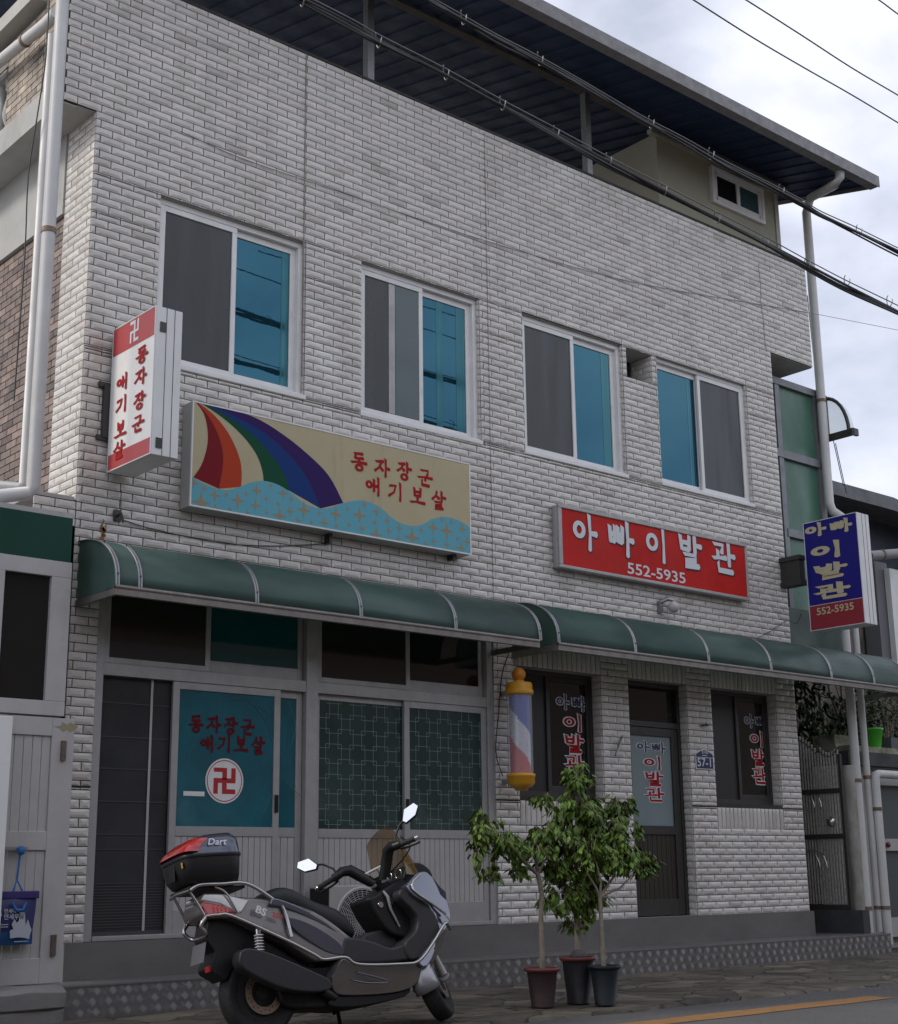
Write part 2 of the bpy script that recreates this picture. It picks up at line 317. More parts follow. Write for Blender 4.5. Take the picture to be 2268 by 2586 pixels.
for i in range(n):
    a, b = 3+7.45*i/n, 3+7.45*(i+1)/n
    y0 = lambda x: -3.25+.012*math.sin(x*5); y1 = lambda x: -2.99+.012*math.sin(x*6+1)
    q.poly([(a, y0(a), .004), (b, y0(b), .004), (b, y1(b), .004), (a, y1(a), .004)])
tag(q.build('road_line', YL), kind='structure')

# ------------------------------------------------------------------ relief tiles
TP, TH = .2175, .0683
def relief(mb, P, u0, u1, z0, z1, vert=False, hgt=.011, scale=1.0):
    j = .0043; u0 += j; u1 -= j; z0 += j*.8; z1 -= j*.8
    du, dz = u1-u0, z1-z0
    if du < .008 or dz < .008: return
    if vert: bu, bz = min(.019, du*.36), min(.034, dz*.3)
    else: bu, bz = min(.036, du*.3), min(.0195, dz*.33)
    jit = random.uniform(-.0012, .0012)
    mb.ct = vary(.085, .015)
    if random.random() < .05: g_ = random.uniform(.74, .9); mb.ct = (mb.ct[0]*g_, mb.ct[1]*g_*.985, mb.ct[2]*g_*.96)
    o = [(u0, z0), (u1, z0), (u1, z1), (u0, z1)]; i_ = [(u0+bu, z0+bz), (u1-bu, z0+bz), (u1-bu, z1-bz), (u0+bu, z1-bz)]
    vs = [P(a, b, -.006) for a, b in o]+[P(a, b, .003+jit) for a, b in o]+[P(a, b, hgt+jit) for a, b in i_]
    fs = []
    for k in range(4):
        l = (k+1) % 4; fs += [(k, l, 4+l, 4+k), (4+k, 4+l, 8+l, 8+k)]
    fs.append((8, 9, 10, 11)); mb.mesh(vs, fs); mb.ct = (1, 1, 1)
def field(mb, P, u0, u1, z0, z1, holes=(), zorg=.54, uorg=0.0):
    r0 = int(math.floor((z0-zorg)/TH+1e-6)); r = r0
    while zorg+r*TH < z1-1e-4:
        a, b = max(z0, zorg+r*TH), min(z1, zorg+(r+1)*TH)
        cuts = sorted({a, b} | {h for H in holes for h in (H[2], H[3]) if a+.012 < h < b-.012})
        for ca, cb in zip(cuts, cuts[1:]):
            mid = (ca+cb)/2; spans = [(u0, u1)]
            for H in holes:
                if H[2]-.001 < mid < H[3]+.001:
                    ns_ = []
                    for s0, s1 in spans:
                        if H[0] > s0: ns_.append((s0, min(s1, H[0])))
                        if H[1] < s1: ns_.append((max(s0, H[1]), s1))
                    spans = [s for s in ns_ if s[1]-s[0] > .01]
            sh = uorg+(TP/2 if r % 2 else 0)
            for s0, s1 in spans:
                k = math.floor((s0-sh)/TP)
                while sh+k*TP < s1-1e-4:
                    x0, x1 = max(s0, sh+k*TP), min(s1, sh+(k+1)*TP)
                    if x1-x0 > .014: relief(mb, P, x0, x1, ca, cb)
                    k += 1
        r += 1
def soldier(mb, P, u0, u1, z0, z1):
    n = max(1, round((u1-u0)/TH)); w = (u1-u0)/n
    for k in range(n): relief(mb, P, u0+k*w, u0+(k+1)*w, z0, z1, vert=True)
FR = lambda u, z, h: (u, -h, z)

# ------------------------------------------------------------------ the shop building
BX0, BX1, BXL, BXR, ZB, ZT, ZO = 4.85, 13.92, 4.556, 14.79, .54, 8.52, .54+97*.0683
bld = thing('shop_building', (9.4, 2, .07), 'two storey shop house faced in white glazed relief tiles under a dark blue steel roof', 'building')
WIN = [(5.48, 6.97, 5.10, 6.60), (7.61, 9.09, 5.08, 6.60), (9.69, 11.20, 5.10, 6.61), (11.77, 13.38, 5.12, 6.63)]
ST = (5.09, 9.19, .545, 3.42)
BA, BD, BB = (9.50, 10.66, 1.70, 2.93), (11.07, 11.99, .545, 2.93), (12.40, 13.55, 1.69, 2.93)
SOL = [(9.50, 10.66, 2.93, 3.13), (11.07, 11.99, 2.93, 3.13), (12.40, 13.55, 2.93, 3.13), (9.50, 10.66, 1.43, 1.66), (12.40, 13.55, 1.42, 1.65)]
VENT = (11.27, 11.68, 6.26, 6.60)
sill = [(9.50, 10.66, 1.66, 1.70), (12.40, 13.55, 1.65, 1.69)]
holes = WIN+[ST, BA, BD, BB, VENT]+SOL+sill
q = MB(); field(q, FR, BX0, BX1, ZB, ZO, holes)
field(q, FR, BXL, BXR, ZO, ZT); field(q, FR, 4.50, BX0, 3.62, 3.83)
for s in SOL: soldier(q, FR, *s)
for x0, x1, z0, z1 in sill:               # sloping sill tiles
    soldier(q, lambda u, z, h: (u, .125*(z-z0+.004)/(z1-z0+.008)-h*.3, z+h), x0, x1, z0-.004, z1)
def jamb(x, z0, z1, d, z=True):           # tile return on the right-hand side of an opening, facing left
    field(q, lambda u, zz, h: (x-h, u, zz), .0, d, z0, z1, uorg=-.3)
for w in WIN: jamb(w[1], w[2], w[3], .055)
for w in (BA, BD, BB): jamb(w[1], w[2], w[3], .13)
jamb(VENT[1], VENT[2], VENT[3], .3)
field(q, lambda u, zz, h: (BX0-h, u, zz), 0, .50, 3.83, ZO, uorg=.07)     # return on the left side
q.build('wall_tiles', TILE, bld)
# backing walls (grout plane) with real openings
q = MB()
def wall_with_holes(q, x0, x1, z0, z1, hs, Y=.004):
    xs = sorted({x0, x1} | {h[i] for h in hs for i in (0, 1) if x0 < h[i] < x1}); zs = sorted({z0, z1} | {h[i] for h in hs for i in (2, 3) if z0 < h[i] < z1})
    for a, b in zip(xs, xs[1:]):
        for c, d in zip(zs, zs[1:]):
            mxx, mz = (a+b)/2, (c+d)/2
            if any(h[0] < mxx < h[1] and h[2] < mz < h[3] for h in hs): continue
            q.rect(a, b, c, d, Y)
openings = WIN+[ST, BA, BD, BB, VENT]
wall_with_holes(q, BX0+.004, BX1-.004, ZB, ZT, openings)
q.build('wall_core', GROUT, bld); q = MB()
for h in openings:                        # reveals
    d = .35; x0, x1, z0, z1 = h
    q.poly([(x0, .004, z0), (x0, d, z0), (x0, d, z1), (x0, .004, z1)]); q.poly([(x1, .004, z0), (x1, .004, z1), (x1, d, z1), (x1, d, z0)])
    q.poly([(x0, .004, z1), (x0, d, z1), (x1, d, z1), (x1, .004, z1)]); q.poly([(x0, .004, z0), (x1, .004, z0), (x1, d, z0), (x0, d, z0)])
q.build('opening_reveal', PLASTER, bld); q = MB()
q.box(BXL+.002, BX0+.004, .004, .16, ZO+.002, ZT); q.box(BX1-.004, BXR-.002, .004, .16, ZO+.002, ZT)
q.box(4.52, 4.9, .004, .5, 3.63, 3.825)
q.poly([(BX0+.004, .004, 3.8), (BX0+.004, .004, ZO), (BX0+.004, .5, ZO), (BX0+.004, .5, 3.8)])
q.build('wall_core', GROUT, bld)
q = MB()                                  # body of the house behind the facade
q.box(BX0+.02, BX1-.02, 8, 8.1, .07, 7.3); q.box(BX1-.06, BX1-.01, .01, 8, .07, 8.4)
q.box(BX0+.02, BX0+.12, .52, 8, .07, 3.83)
q.box(BXL, BXR, .16, 8, ZO, ZO+.16)       # roof terrace slab, its edges overhang both sides
q.box(4.52, BX0, 0.02, .8, 3.825, 3.86)
q.build('wall_body', PLASTER, bld)
q = MB(); q.box(BX1+.0, BXR, .02, 3.5, ZO-.006, ZO+.002); q.build('soffit', PLASTER, bld)
q = MB(); q.box(BXL, BX0, .02, 4.5, ZO-.006, ZO+.002); q.build('soffit', PLASTER, bld)
q = MB(); q.box(BXL-.0, BXR, -.012, .17, ZT, ZT+.025); q.build('parapet_coping', GROUT, bld)
# dark interior so that openings are not hollow
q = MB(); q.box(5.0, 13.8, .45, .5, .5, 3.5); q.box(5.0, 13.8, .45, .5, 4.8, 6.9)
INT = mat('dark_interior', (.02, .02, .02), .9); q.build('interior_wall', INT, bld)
# vertical expansion joints
q = MB()
q.box(6.935, 6.943, -.017, -.002, 5.3, 8.5); q.build('expansion_joint', mat('joint_mortar', (.30, .27, .24), .9, ns=9, na=.3), bld); q = MB(); q.box(9.197, 9.204, -.014, -.002, 3.5, 8.5)
q.tube([(13.78, -.013, 8.3), (13.80, -.014, 8.0), (13.77, -.014, 7.8), (13.81, -.014, 7.55), (13.80, -.014, 7.3), (13.83, -.014, 7.15)], .003, 4)
q.build('expansion_joint', mat('joint_mortar', (.30, .27, .24), .9, ns=9, na=.3), bld)

# side wall (faces left): brick, plaster beam, balcony parapet with balusters
def bricks(mb, P, u0, u1, z0, z1, bw=.2, bh=.066, dark=None):
    r = 0; z = z0
    while z < z1-.01:
        u = u0-(bw/2 if r % 2 else 0)
        while u < u1-.01:
            a, b = max(u0, u), min(u1, u+bw)
            if b-a > .02:
                g = random.choice((.55, .8, 1.0, 1.15, 1.5)) if random.random() < .5 else 1
                mb.ct = (g, g*.97, g*.93); a += .005; b -= .005; c, d = z+.005, min(z1, z+bh)-.004
                vs = [P(a, c, 0), P(b, c, 0), P(b, d, 0), P(a, d, 0), P(a, c, .01), P(b, c, .01), P(b, d, .01), P(a, d, .01)]
                mb.mesh(vs, [(4, 5, 6, 7), (0, 1, 5, 4), (1, 2, 6, 5), (2, 3, 7, 6), (3, 0, 4, 7)])
            u += bw
        z += bh; r += 1
    mb.ct = (1, 1, 1)
q = MB(); bricks(q, lambda u, z, h: (4.872-h, u, z), .51, 4.2, 3.83, 6.42); q.build('brick_facing', BRICK, bld)
q = MB(); q.box(4.873, 4.97, .51, 8, 3.83, 6.42); q.build('brick_backing', BRICKG, bld)
q = MB(); q.box(4.83, 4.97, .50, 8, 6.42, ZO-.006); q.build('side_beam', PLASTER, bld)
UB = mat('pale_brick', (.36, .31, .25), .5, ns=10, na=.4, tint=True, bump=.3, bs=70, dirt=((.08, .06, .05), 3, (1, 1, .6), .5, .7, .8))
q = MB(); bricks(q, lambda u, z, h: (4.566-h, u, z), .02, .45, 7.40, 8.5); bricks(q, lambda u, z, h: (4.566-h, u, z), .45, 1.18, 7.40, 8.24); bricks(q, lambda u, z, h: (4.566-h, u, z), 1.18, 5, 8.02, 8.24); q.build('balcony_brick', UB, bld)
q = MB(); q.box(4.567, 4.66, .165, .45, 7.40, 8.5); q.box(4.567, 4.66, .45, 1.18, 7.40, 8.24); q.box(4.567, 4.66, 1.18, 5, 8.0, 8.24); q.build('balcony_wall', BRICKG, bld)
q = MB(); q.box(4.54, 4.68, .02, 5, ZO-.02, 7.395); q.box(4.545, 4.68, 1.19, 5, 7.93, 7.99); q.build('balcony_edge', PLASTER, bld)
prof = [(.05, 0), (.05, .04), (.035, .05), (.03, .09), (.05, .14), (.06, .2), (.05, .27), (.032, .36), (.03, .42), (.045, .44), (.045, .48), (.05, .5), (.05, .54)]
for k in range(5):
    b = MB(); b.lathe((4.62, 1.25+k*.17, 7.395), prof, n=12); b.build('baluster', PLASTER, bld)
# side canopy above the balcony
q = MB(); q.box(4.44, 4.49, .46, 6, 8.30, 8.44); q.box(4.49, 5.4, .46, 6, 8.30, 8.33); q.build('side_canopy', mat('canopy_trim', (.42, .41, .38), .6, ns=4, na=.1), bld)

# windows of the upper floor
def window(k, w, screen_left=True, mid=None):
    x0, x1, z0, z1 = w; Y = .045
    f = MB(); t = .05
    f.box(x0, x1, Y-.03, Y+.10, z0, z0+t); f.box(x0, x1, Y-.0, Y+.10, z1-t, z1); f.box(x0, x0+t, Y, Y+.10, z0+t, z1-t); f.box(x1-t, x1, Y, Y+.10, z0+t, z1-t)
    f.box(x0-.015, x1+.012, -.018, Y-.03, z0-.01, z0+.032)
    fo = f.build('window', PVC, bld, bevel=.004)
    xm = (x0+x1)/2
    def sash(a, b, yy, m, name, gname, th=.058, dz=0):
        s = MB(); c, d = z0+t+.002, z1-t-.002
        s.box(a, b, yy, yy+.03, c, c+th); s.box(a, b, yy, yy+.03, d-th, d); s.box(a, a+th*.95, yy, yy+.03, c+th, d-th); s.box(b-th*.95, b, yy, yy+.03, c+th, d-th)
        s.build(name, PVC, fo, bevel=.003)
        g = MB(); g.box(a+th*.9, b-th*.9, yy+.014, yy+.02, c+th*.9, d-th*.9)
        if m is BLUEG:
            g.cur = 1; W_ = b-a-2*th
            for u0, u1 in ((.86, 1.0),) if k == 0 else ((.36, .50), (.80, 1.0)) if k == 1 else ((.78, 1.0),) if k == 2 else ((.80, .84),): g.rect(a+th+W_*u0, a+th+W_*u1, c+th, d-th, yy+.0125)
            g.build(gname, [BLUEG, BLUEC], fo)
        else: g.build(gname, m, fo)
    if screen_left:
        sash(x0+t*.6, xm+.045, Y+.004, SCREEN, 'screen_sash', 'insect_screen', .05)
        sash(xm-.01, x1-t, Y+.045, BLUEG, 'glass_sash', 'glass_pane')
    else:
        sash(xm-.045, x1-t*.6, Y+.004, SCREEN, 'screen_sash', 'insect_screen', .05)
        sash(x0+t, xm+.01, Y+.045, BLUEG, 'glass_sash', 'glass_pane')
    if mid: box('inner_stile', ALU, fo, mid, mid+.075, Y+.012, Y+.017, z0+.11, z1-.11)
    if mid: box('inner_pane', mat('grey_glass', (.10, .13, .13), .15), fo, mid+.08, xm, Y+.012, Y+.016, z0+.11, z1-.11)
window(0, WIN[0]); window(1, WIN[1], mid=7.98); window(2, WIN[2]); window(3, WIN[3], False)
q = MB(); q.box(VENT[0]+.01, VENT[0]+.2, .22, .26, VENT[2], VENT[3]); q.box(VENT[0]+.2, VENT[1], .31, .33, VENT[2], VENT[3]); q.build('vent_recess', DARKM, bld)

# storefront -----------------------------------------------------------
Y0 = .03
f = MB(); x0, x1, z0, z1 = ST
f.box(x0, x0+.07, Y0-.015, Y0+.1, z0, z1); f.box(x1-.07, x1, Y0-.015, Y0+.1, z0, z1); f.box(7.05, 7.17, Y0-.016, Y0+.1, z0, z1)
f.box(x0+.07, 7.05, Y0-.01, Y0+.09, 2.505, 2.60); f.box(7.17, x1-.07, Y0-.01, Y0+.09, 2.505, 2.60)
f.box(x0+.07, 7.05, Y0-.03, Y0+.09, z0, z0+.035); f.box(7.17, x1-.07, Y0-.03, Y0+.09, z0, z0+.035)
f.box(x0+.07, x1-.07, Y0-.01, Y0+.09, z1-.05, z1)
sf = f.build('storefront_frame', ALU, bld, bevel=.004)
def leaf(name, a, b, c, d, yy, m, gname, th=.045, rail=None, bot=None, hdl=False):
    s = MB(); bb = bot or th
    s.box(a, a+th, yy, yy+.032, c, d); s.box(b-th, b, yy, yy+.032, c, d); s.box(a+th, b-th, yy, yy+.032, d-th, d); s.box(a+th, b-th, yy, yy+.032, c, c+bb)
    gz = c+bb
    if rail: s.box(a+th, b-th, yy, yy+.032, rail, rail+.075); gz = rail+.075
    o = s.build(name, ALU, bld, bevel=.003)
    g = MB(); g.box(a+th*.9, b-th*.9, yy+.013, yy+.019, gz-.004, d-th*.9); g.build(gname, m, o)
    if rail:
        p = MB(); n = int((b-a-2*th)/.055)
        for k in range(n):
            u = a+th+(b-a-2*th)*k/n; v = a+th+(b-a-2*th)*(k+1)/n
            p.box(u+.003, v-.003, yy+.008, yy+.02, c+bb, rail)
        p.box(a+th, b-th, yy+.016, yy+.024, c+bb, rail); p.build('ribbed_panel', ALUL, o)
    if hdl: box('latch', BLACK, o, a+th*.25, a+th*.75, yy-.012, yy, 1.5, 1.64)
    return o
# upper lights
leaf('transom_sash', 5.165, 6.11, 2.602, z1-.05, Y0+.005, mat('brown_dark_glass', (.022, .02, .018), .2), 'transom_pane')
leaf('transom_sash', 6.07, 7.045, 2.602, z1-.05, Y0+.04, TEALD, 'transom_pane', th=.05, bot=.10)
leaf('transom_sash', 7.175, 8.20, 2.602, z1-.05, Y0+.005, mat('brown_dark_pane', (.02, .019, .017), .12), 'transom_pane')
leaf('transom_sash', 8.16, 9.115, 2.602, z1-.05, Y0+.04, DGLASS, 'transom_pane', th=.05, bot=.10)
# lower doors
sd_ = MB(); sd_.box(5.165, 5.78, Y0+.045, Y0+.05, z0+.06, 2.505)
so_ = sd_.build('folding_screen_door', mat('screen_fabric', (.028, .028, .030), .75, ns=2, na=.2), bld)
s = MB()
for zz in (2.30, 2.04, 1.80, 1.555, 1.31, 1.20): s.box(5.165, 5.775, Y0+.040, Y0+.044, zz, zz+.008)
for k in range(16): s.box(5.165, 5.775, Y0+.040, Y0+.044, z0+.09+k*.021, z0+.098+k*.021)
s.box(5.165, 5.775, Y0+.03, Y0+.05, z0+.035, z0+.062)
s.build('screen_fold', mat('screen_fold_line', (.05, .05, .052), .5), so_)
box('screen_bar', ALUL, so_, 5.60, 5.62, Y0+.036, Y0+.0395, z0+.06, 2.505)
leaf('door_leaf', 5.78, 6.80, z0+.035, 2.505, Y0+.002, TEAL, 'film_glass', th=.06, rail=1.305, bot=.17, hdl=False)
leaf('door_leaf', 6.72, 7.045, z0+.035, 2.505, Y0+.037, TEAL, 'film_glass', th=.06, rail=1.305, bot=.17)
leaf('door_leaf', 7.175, 8.19, z0+.035, 2.505, Y0+.037, LATG, 'patterned_glass', th=.05, rail=1.30, bot=.17)
leaf('door_leaf', 8.13, 9.115, z0+.035, 2.505, Y0+.002, LATG, 'patterned_glass', th=.06, rail=1.30, bot=.17, hdl=True)
box('latch', BLACK, sf, 6.755, 6.785, Y0-.012, Y0+.001, 1.50, 1.64)
# etched pattern of overlapping square frames on the two right-hand panes
def lattice(a, b, c, d, yy, name, z_hi):
    s = MB(); t = .0038; p = .128; e = (p+.036)/2
    def H(u, v, z):
        u, v = max(u, a), min(v, b)
        if u < v and c < z < d: s.box(u, v, yy-.002, yy, z-t/2, z+t/2)
    def V(u, z, w_):
        z, w_ = max(z, c), min(w_, d)
        if z < w_ and a < u < b: s.box(u-t/2, u+t/2, yy-.0035, yy-.0015, z, w_)
    for i in range(-1, 9):
        for j in range(-1, 11):
            if (i+j) % 2: continue
            cx, cz = a+.03+i*p, z_hi-.03-j*p
            H(cx-e, cx+e, cz+e); H(cx-e, cx+e, cz-e); V(cx-e, cz-e, cz+e); V(cx+e, cz-e, cz+e)
    s.build(name, LATL, bld)
lattice(7.225, 8.14, 1.38, 2.46, Y0+.05, 'etched_pattern', 2.42)
lattice(8.19, 9.055, 1.38, 2.46, Y0+.014, 'etched_pattern', 2.44)
# red lettering and emblem on the teal door glass
q = MB(); yl = Y0+.012
DLR = mat('door_letter_red', (.12, .008, .014), .6, spec=.1)
for ch, gx, gy in (('동', 392, 1445), ('자', 427, 1446), ('장', 461, 1449), ('군', 495, 1452), ('애', 415, 1485), ('기', 449, 1485), ('보', 482, 1486), ('살', 516, 1488)):
    p = at(gx, gy, yl); q = MB(); glyph(q, ch, (p.x-.062, yl, p.z-.065), (.124, 0, 0), (0, 0, .13), (0, -1, 0), .155); q.build('red_letter', DLR, bld)
c = at(448, 1559, yl); rr = .178
def disc(q, c, r, y, n=40): q.poly([(c.x+r*math.cos(2*math.pi*k/n), y, c.z+r*math.sin(2*math.pi*k/n)) for k in range(n)])
def manji(q, P, w=.17):
    t = w
    for r_ in ((.5-t/2, .5+t/2, 0, 1), (0, 1, .5-t/2, .5+t/2), (0, .5-t/2, 1-t, 1), (.5+t/2, 1, 0, t), (1-t, 1, .5+t/2, 1), (0, t, 0, .5-t/2)):
        q.poly([P(r_[0], r_[2]), P(r_[1], r_[2]), P(r_[1], r_[3]), P(r_[0], r_[3])])
q = MB(); disc(q, c, rr, yl-.002); st = q.build('temple_emblem_sticker', WHT, bld)
q = MB(); n = 48
for k in range(n):
    A, B = 2*math.pi*k/n, 2*math.pi*(k+1)/n
    q.poly([(c.x+r_*math.cos(a), yl-.0035, c.z+r_*math.sin(a)) for r_, a in ((rr*.885, A), (rr*.885, B), (rr*.925, B), (rr*.925, A))])
q2 = .205
q.mesh([], [])
for r_ in ((0, .39, .84, 1), (.39, .60, .55, 1), (.80, 1, .60, 1), (0, 1, .42, .60), (0, .20, 0, .42), (.39, .60, 0, .42), (.60, 1, 0, .18)):
    P_ = lambda a, b: (c.x+(a-.5)*q2, yl-.004, c.z+(b-.5)*q2)
    q.poly([P_(r_[0], r_[2]), P_(r_[1], r_[2]), P_(r_[1], r_[3]), P_(r_[0], r_[3])])
q.build('temple_emblem', mat('emblem_red', (.42, .01, .015), .5), st)
WR = mat('film_crease', (.06, .17, .20), .3)
for pts in ([(425, 1408), (470, 1395), (500, 1402), (530, 1440), (545, 1480)], [(500, 1402), (540, 1425)], [(510, 1650), (530, 1615), (545, 1580)], [(372, 1540), (380, 1500), (400, 1460)], [(575, 1400), (590, 1450), (580, 1490)], [(570, 1560), (590, 1580), (600, 1590)], [(440, 1390), (436, 1430)]):
    w_ = MB(); w_.tube([tuple(at(x, y, yl+.0005)) for x, y in cr(pts, 4)], .0022, 4); w_.build('film_crease', WR, bld)
la = at(366, 1584, yl); q = MB(); q.rect(la.x, la.x+.19, la.z-.018, la.z+.018, yl-.002); q.build('blank_label', WHT, bld)
# barber shop windows and door -------------------------------------------------
def dwin(x0, x1, z0, z1, nm, lx, mid):
    s = MB(); Y = .12; t = .045
    s.box(x0, x0+t, Y, Y+.1, z0, z1); s.box(x1-t, x1, Y, Y+.1, z0, z1); s.box(x0+t, x1-t, Y, Y+.1, z1-t, z1); s.box(x0+t, x1-t, Y, Y+.1, z0, z0+t+.01)
    s.box(mid-.03, mid+.02, Y+.01, Y+.06, z0+t, z1-t)
    s.box(x1-t-.04, x1-t, Y+.01, Y+.05, z0+t, z1-t); s.box(mid+.02, x1-t-.04, Y+.01, Y+.05, z1-t-.05, z1-t); s.box(mid+.02, x1-t-.04, Y+.01, Y+.05, z0+t+.01, z0+t+.07)
    o = s.build('barber_window', DARKM, bld, bevel=.003)
    g = MB(); g.box(x0+t, mid-.03, Y+.03, Y+.034, z0+t, z1-t); g.build('insect_screen', mat('screen_mesh_dark', (.018, .018, .018), .4), o)
    g = MB(); g.box(mid+.02, x1-t-.04, Y+.03, Y+.034, z0+t, z1-t); g.build('glass_pane', DGLASS, o)
    return o
def barber_letters(par, lx, z_top, yy, w=.36, k=1.0):
    A, B, Cm = MB(), MB(), MB()
    def put(ch, x, z, ww, h, m):
        for mb_, grow, dep in ((Cm, 2.0, .001), (m, 1.0, .0045)):
            glyph(mb_, ch, (x, yy, z), (ww, 0, 0), (0, 0, h), (0, -1, 0), .125*grow, dep)
    put('아', lx, z_top-.15*k, w*.42, .145*k, A); put('빠', lx+w*.53, z_top-.155*k, w*.46, .145*k, A)
    for i, ch in enumerate('이발관'): put(ch, lx+w*.24, z_top-(.36+i*.205)*k, w*.62, .165*k, B)
    Cm.build('letter_outline', LWHITE, par); A.build('navy_lettering', NAVY, par); B.build('red_lettering', REDL, par)
wa = dwin(*BA, 'a', 0, 10.04); pa = at(1112, 1385, .14); barber_letters(wa, pa.x, pa.z+.0, .148, .42, 1.0)
wb = dwin(*BB, 'b', 0, 13.00); pb = at(1487, 1425, .14); barber_letters(wb, pb.x, pb.z, .148, .38, 1.0)
s = MB(); x0, x1, z0, z1 = BD; Y = .10; t = .05
s.box(x0, x0+t, Y, Y+.1, z0, z1); s.box(x1-t, x1, Y, Y+.1, z0, z1); s.box(x0+t, x1-t, Y, Y+.1, z1-t, z1); s.box(x0+t, x1-t, Y, Y+.1, 2.46, 2.52)
df = s.build('door_frame', DARKM, bld, bevel=.003)
s = MB(); s.box(x0+t, x1-t, Y+.04, Y+.046, 2.52, z1-t); s.build('transom_pane', DGLASS, df)
s = MB(); a, b = x0+t+.005, x1-t-.005
s.box(a, a+.075, Y+.01, Y+.05, z0+.01, 2.455); s.box(b-.10, b, Y+.01, Y+.05, z0+.01, 2.455); s.box(a+.075, b-.10, Y+.01, Y+.05, 2.37, 2.455); s.box(a+.075, b-.10, Y+.01, Y+.05, z0+.01, z0+.17); s.box(a+.075, b-.10, Y+.01, Y+.05, 1.36, 1.45)
dl = s.build('barber_door', DARKM, bld, bevel=.003)
s = MB(); s.box(a+.075, b-.10, Y+.03, Y+.035, 1.45, 2.37); s.build('frosted_pane', mat('frosted_film', (.20, .26, .27), .3, ns=1.5, na=.2), dl)
s = MB(); nn = 9; w_ = (b-a-.175)/nn
for k in range(nn): s.box(a+.075+k*w_+.003, a+.075+(k+1)*w_-.003, Y+.028, Y+.036, z0+.17, 1.36)
s.build('lower_panel', mat('brown_panel', (.028, .02, .015), .45), dl)
pd = at(1269, 1482, Y+.03); barber_letters(dl, pd.x+.02, pd.z+.02, Y+.03, .44, .80)

# base: plinth sheet, roof, posts, rooftop room
q = MB(); q.box(4.93, 13.97, -.022, .03, .27, .542); q.build('plinth', PLINTH, bld)
def roof():
    YA, XE, ZA, SL = -.8, 15.17, 9.50, .2225
    q = MB(); yb = 8.0; xl = 3.9
    q.mesh([(xl, YA, ZA), (XE, YA, ZA), (XE, yb, ZA+(yb-YA)*SL), (xl, yb, ZA+(yb-YA)*SL), (xl, YA, ZA+.05), (XE, YA, ZA+.05), (XE, yb, ZA+.05+(yb-YA)*SL), (xl, yb, ZA+.05+(yb-YA)*SL)],
           [(0, 3, 2, 1), (4, 5, 6, 7), (0, 1, 5, 4), (1, 2, 6, 5), (2, 3, 7, 6), (3, 0, 4, 7)])
    for k in range(int((XE-xl)/.26)):     # pressed ribs under the sheet
        x = xl+.1+k*.26
        q.mesh([(x, YA+.05, ZA-.012+.05*SL), (x+.03, YA+.05, ZA-.012+.05*SL), (x+.03, yb, ZA-.012+(yb-YA)*SL), (x, yb, ZA-.012+(yb-YA)*SL), (x-.01, YA+.05, ZA+.004+.05*SL), (x+.04, YA+.05, ZA+.004+.05*SL), (x+.04, yb, ZA+.004+(yb-YA)*SL), (x-.01, yb, ZA+.004+(yb-YA)*SL)],
               [(0, 3, 2, 1), (0, 4, 7, 3), (1, 2, 6, 5)])
    ro = q.build('roof', BLUER, bld)
    q = MB(); q.box(xl, XE+.02, YA-.13, YA-.005, ZA-.06, ZA+.03); q.box(xl, XE+.02, YA-.14, YA-.13, ZA-.075, ZA+.075); q.box(xl, XE+.02, YA-.005, YA+.0, ZA-.06, ZA+.06)
    q.mesh([(XE+.0, YA, ZA-.05), (XE+.02, YA, ZA-.05), (XE+.02, yb, ZA-.05+(yb-YA)*SL), (XE, yb, ZA-.05+(yb-YA)*SL), (XE, YA, ZA+.07), (XE+.02, YA, ZA+.07), (XE+.02, yb, ZA+.07+(yb-YA)*SL), (XE, yb, ZA+.07+(yb-YA)*SL)],
           [(0, 3, 2, 1), (4, 5, 6, 7), (0, 1, 5, 4), (1, 2, 6, 5), (2, 3, 7, 6), (3, 0, 4, 7)])
    q.build('roof_gutter', ROOFF, ro)
    q = MB(); q.box(xl, 14.75, .12, .22, ZA+.9*SL-.03, ZA+.93*SL+.05-.06); q.box(xl, 14.7, 3.0, 3.1, ZA+3.8*SL-.12, ZA+3.8*SL-.01)
    q.build('purlin', mat('steel_purlin', (.10, .085, .08), .6, ns=8, na=.2), ro)
    for x, y in ((7.82, .15), (10.95, .15), (4.9, .15)):
        box('roof_post', STEEL, bld, x-.04, x+.04, y-.02, y+.06, ZO+.1, ZA+.93*SL-.02)
roof()
q = MB(); q.box(12.33, 14.70, .30, 3.6, ZO+.16, 9.715); rm = q.build('rooftop_room', CREAM, bld)
q = MB(); q.box(14.64, 14.72, .285, .36, ZO+.2, 9.70); q.box(12.2, 14.72, .26, .33, 9.66, 9.72); q.build('room_trim', mat('pale_trim', (.42, .41, .35), .6), rm)
pA, pB = at(1418, 330, .27), at(1527, 447, .27); z0, z1 = pB.z-.02, at(1418, 330, .27).z
x0, x1 = pA.x, pB.x
q = MB(); q.box(x0, x1, .25, .31, z0, z0+.05); q.box(x0, x1, .25, .31, z1-.05, z1); q.box(x0, x0+.05, .25, .31, z0+.05, z1-.05); q.box(x1-.05, x1, .25, .31, z0+.05, z1-.05)
q.box(x0+.085, x1-.085, .262, .29, z0+.05, z0+.115); q.box(x0+.085, x1-.085, .262, .29, z1-.1, z1-.05); q.box(x0+.05, x0+.11, .262, .29, z0+.05, z1-.05); q.box(x1-.11, x1-.05, .262, .29, z0+.05, z1-.05); xm = (x0+x1)/2; q.box(xm-.03, xm+.03, .258, .29, z0+.1, z1-.1)
wo = q.build('room_window', PVC, rm, bevel=.003)
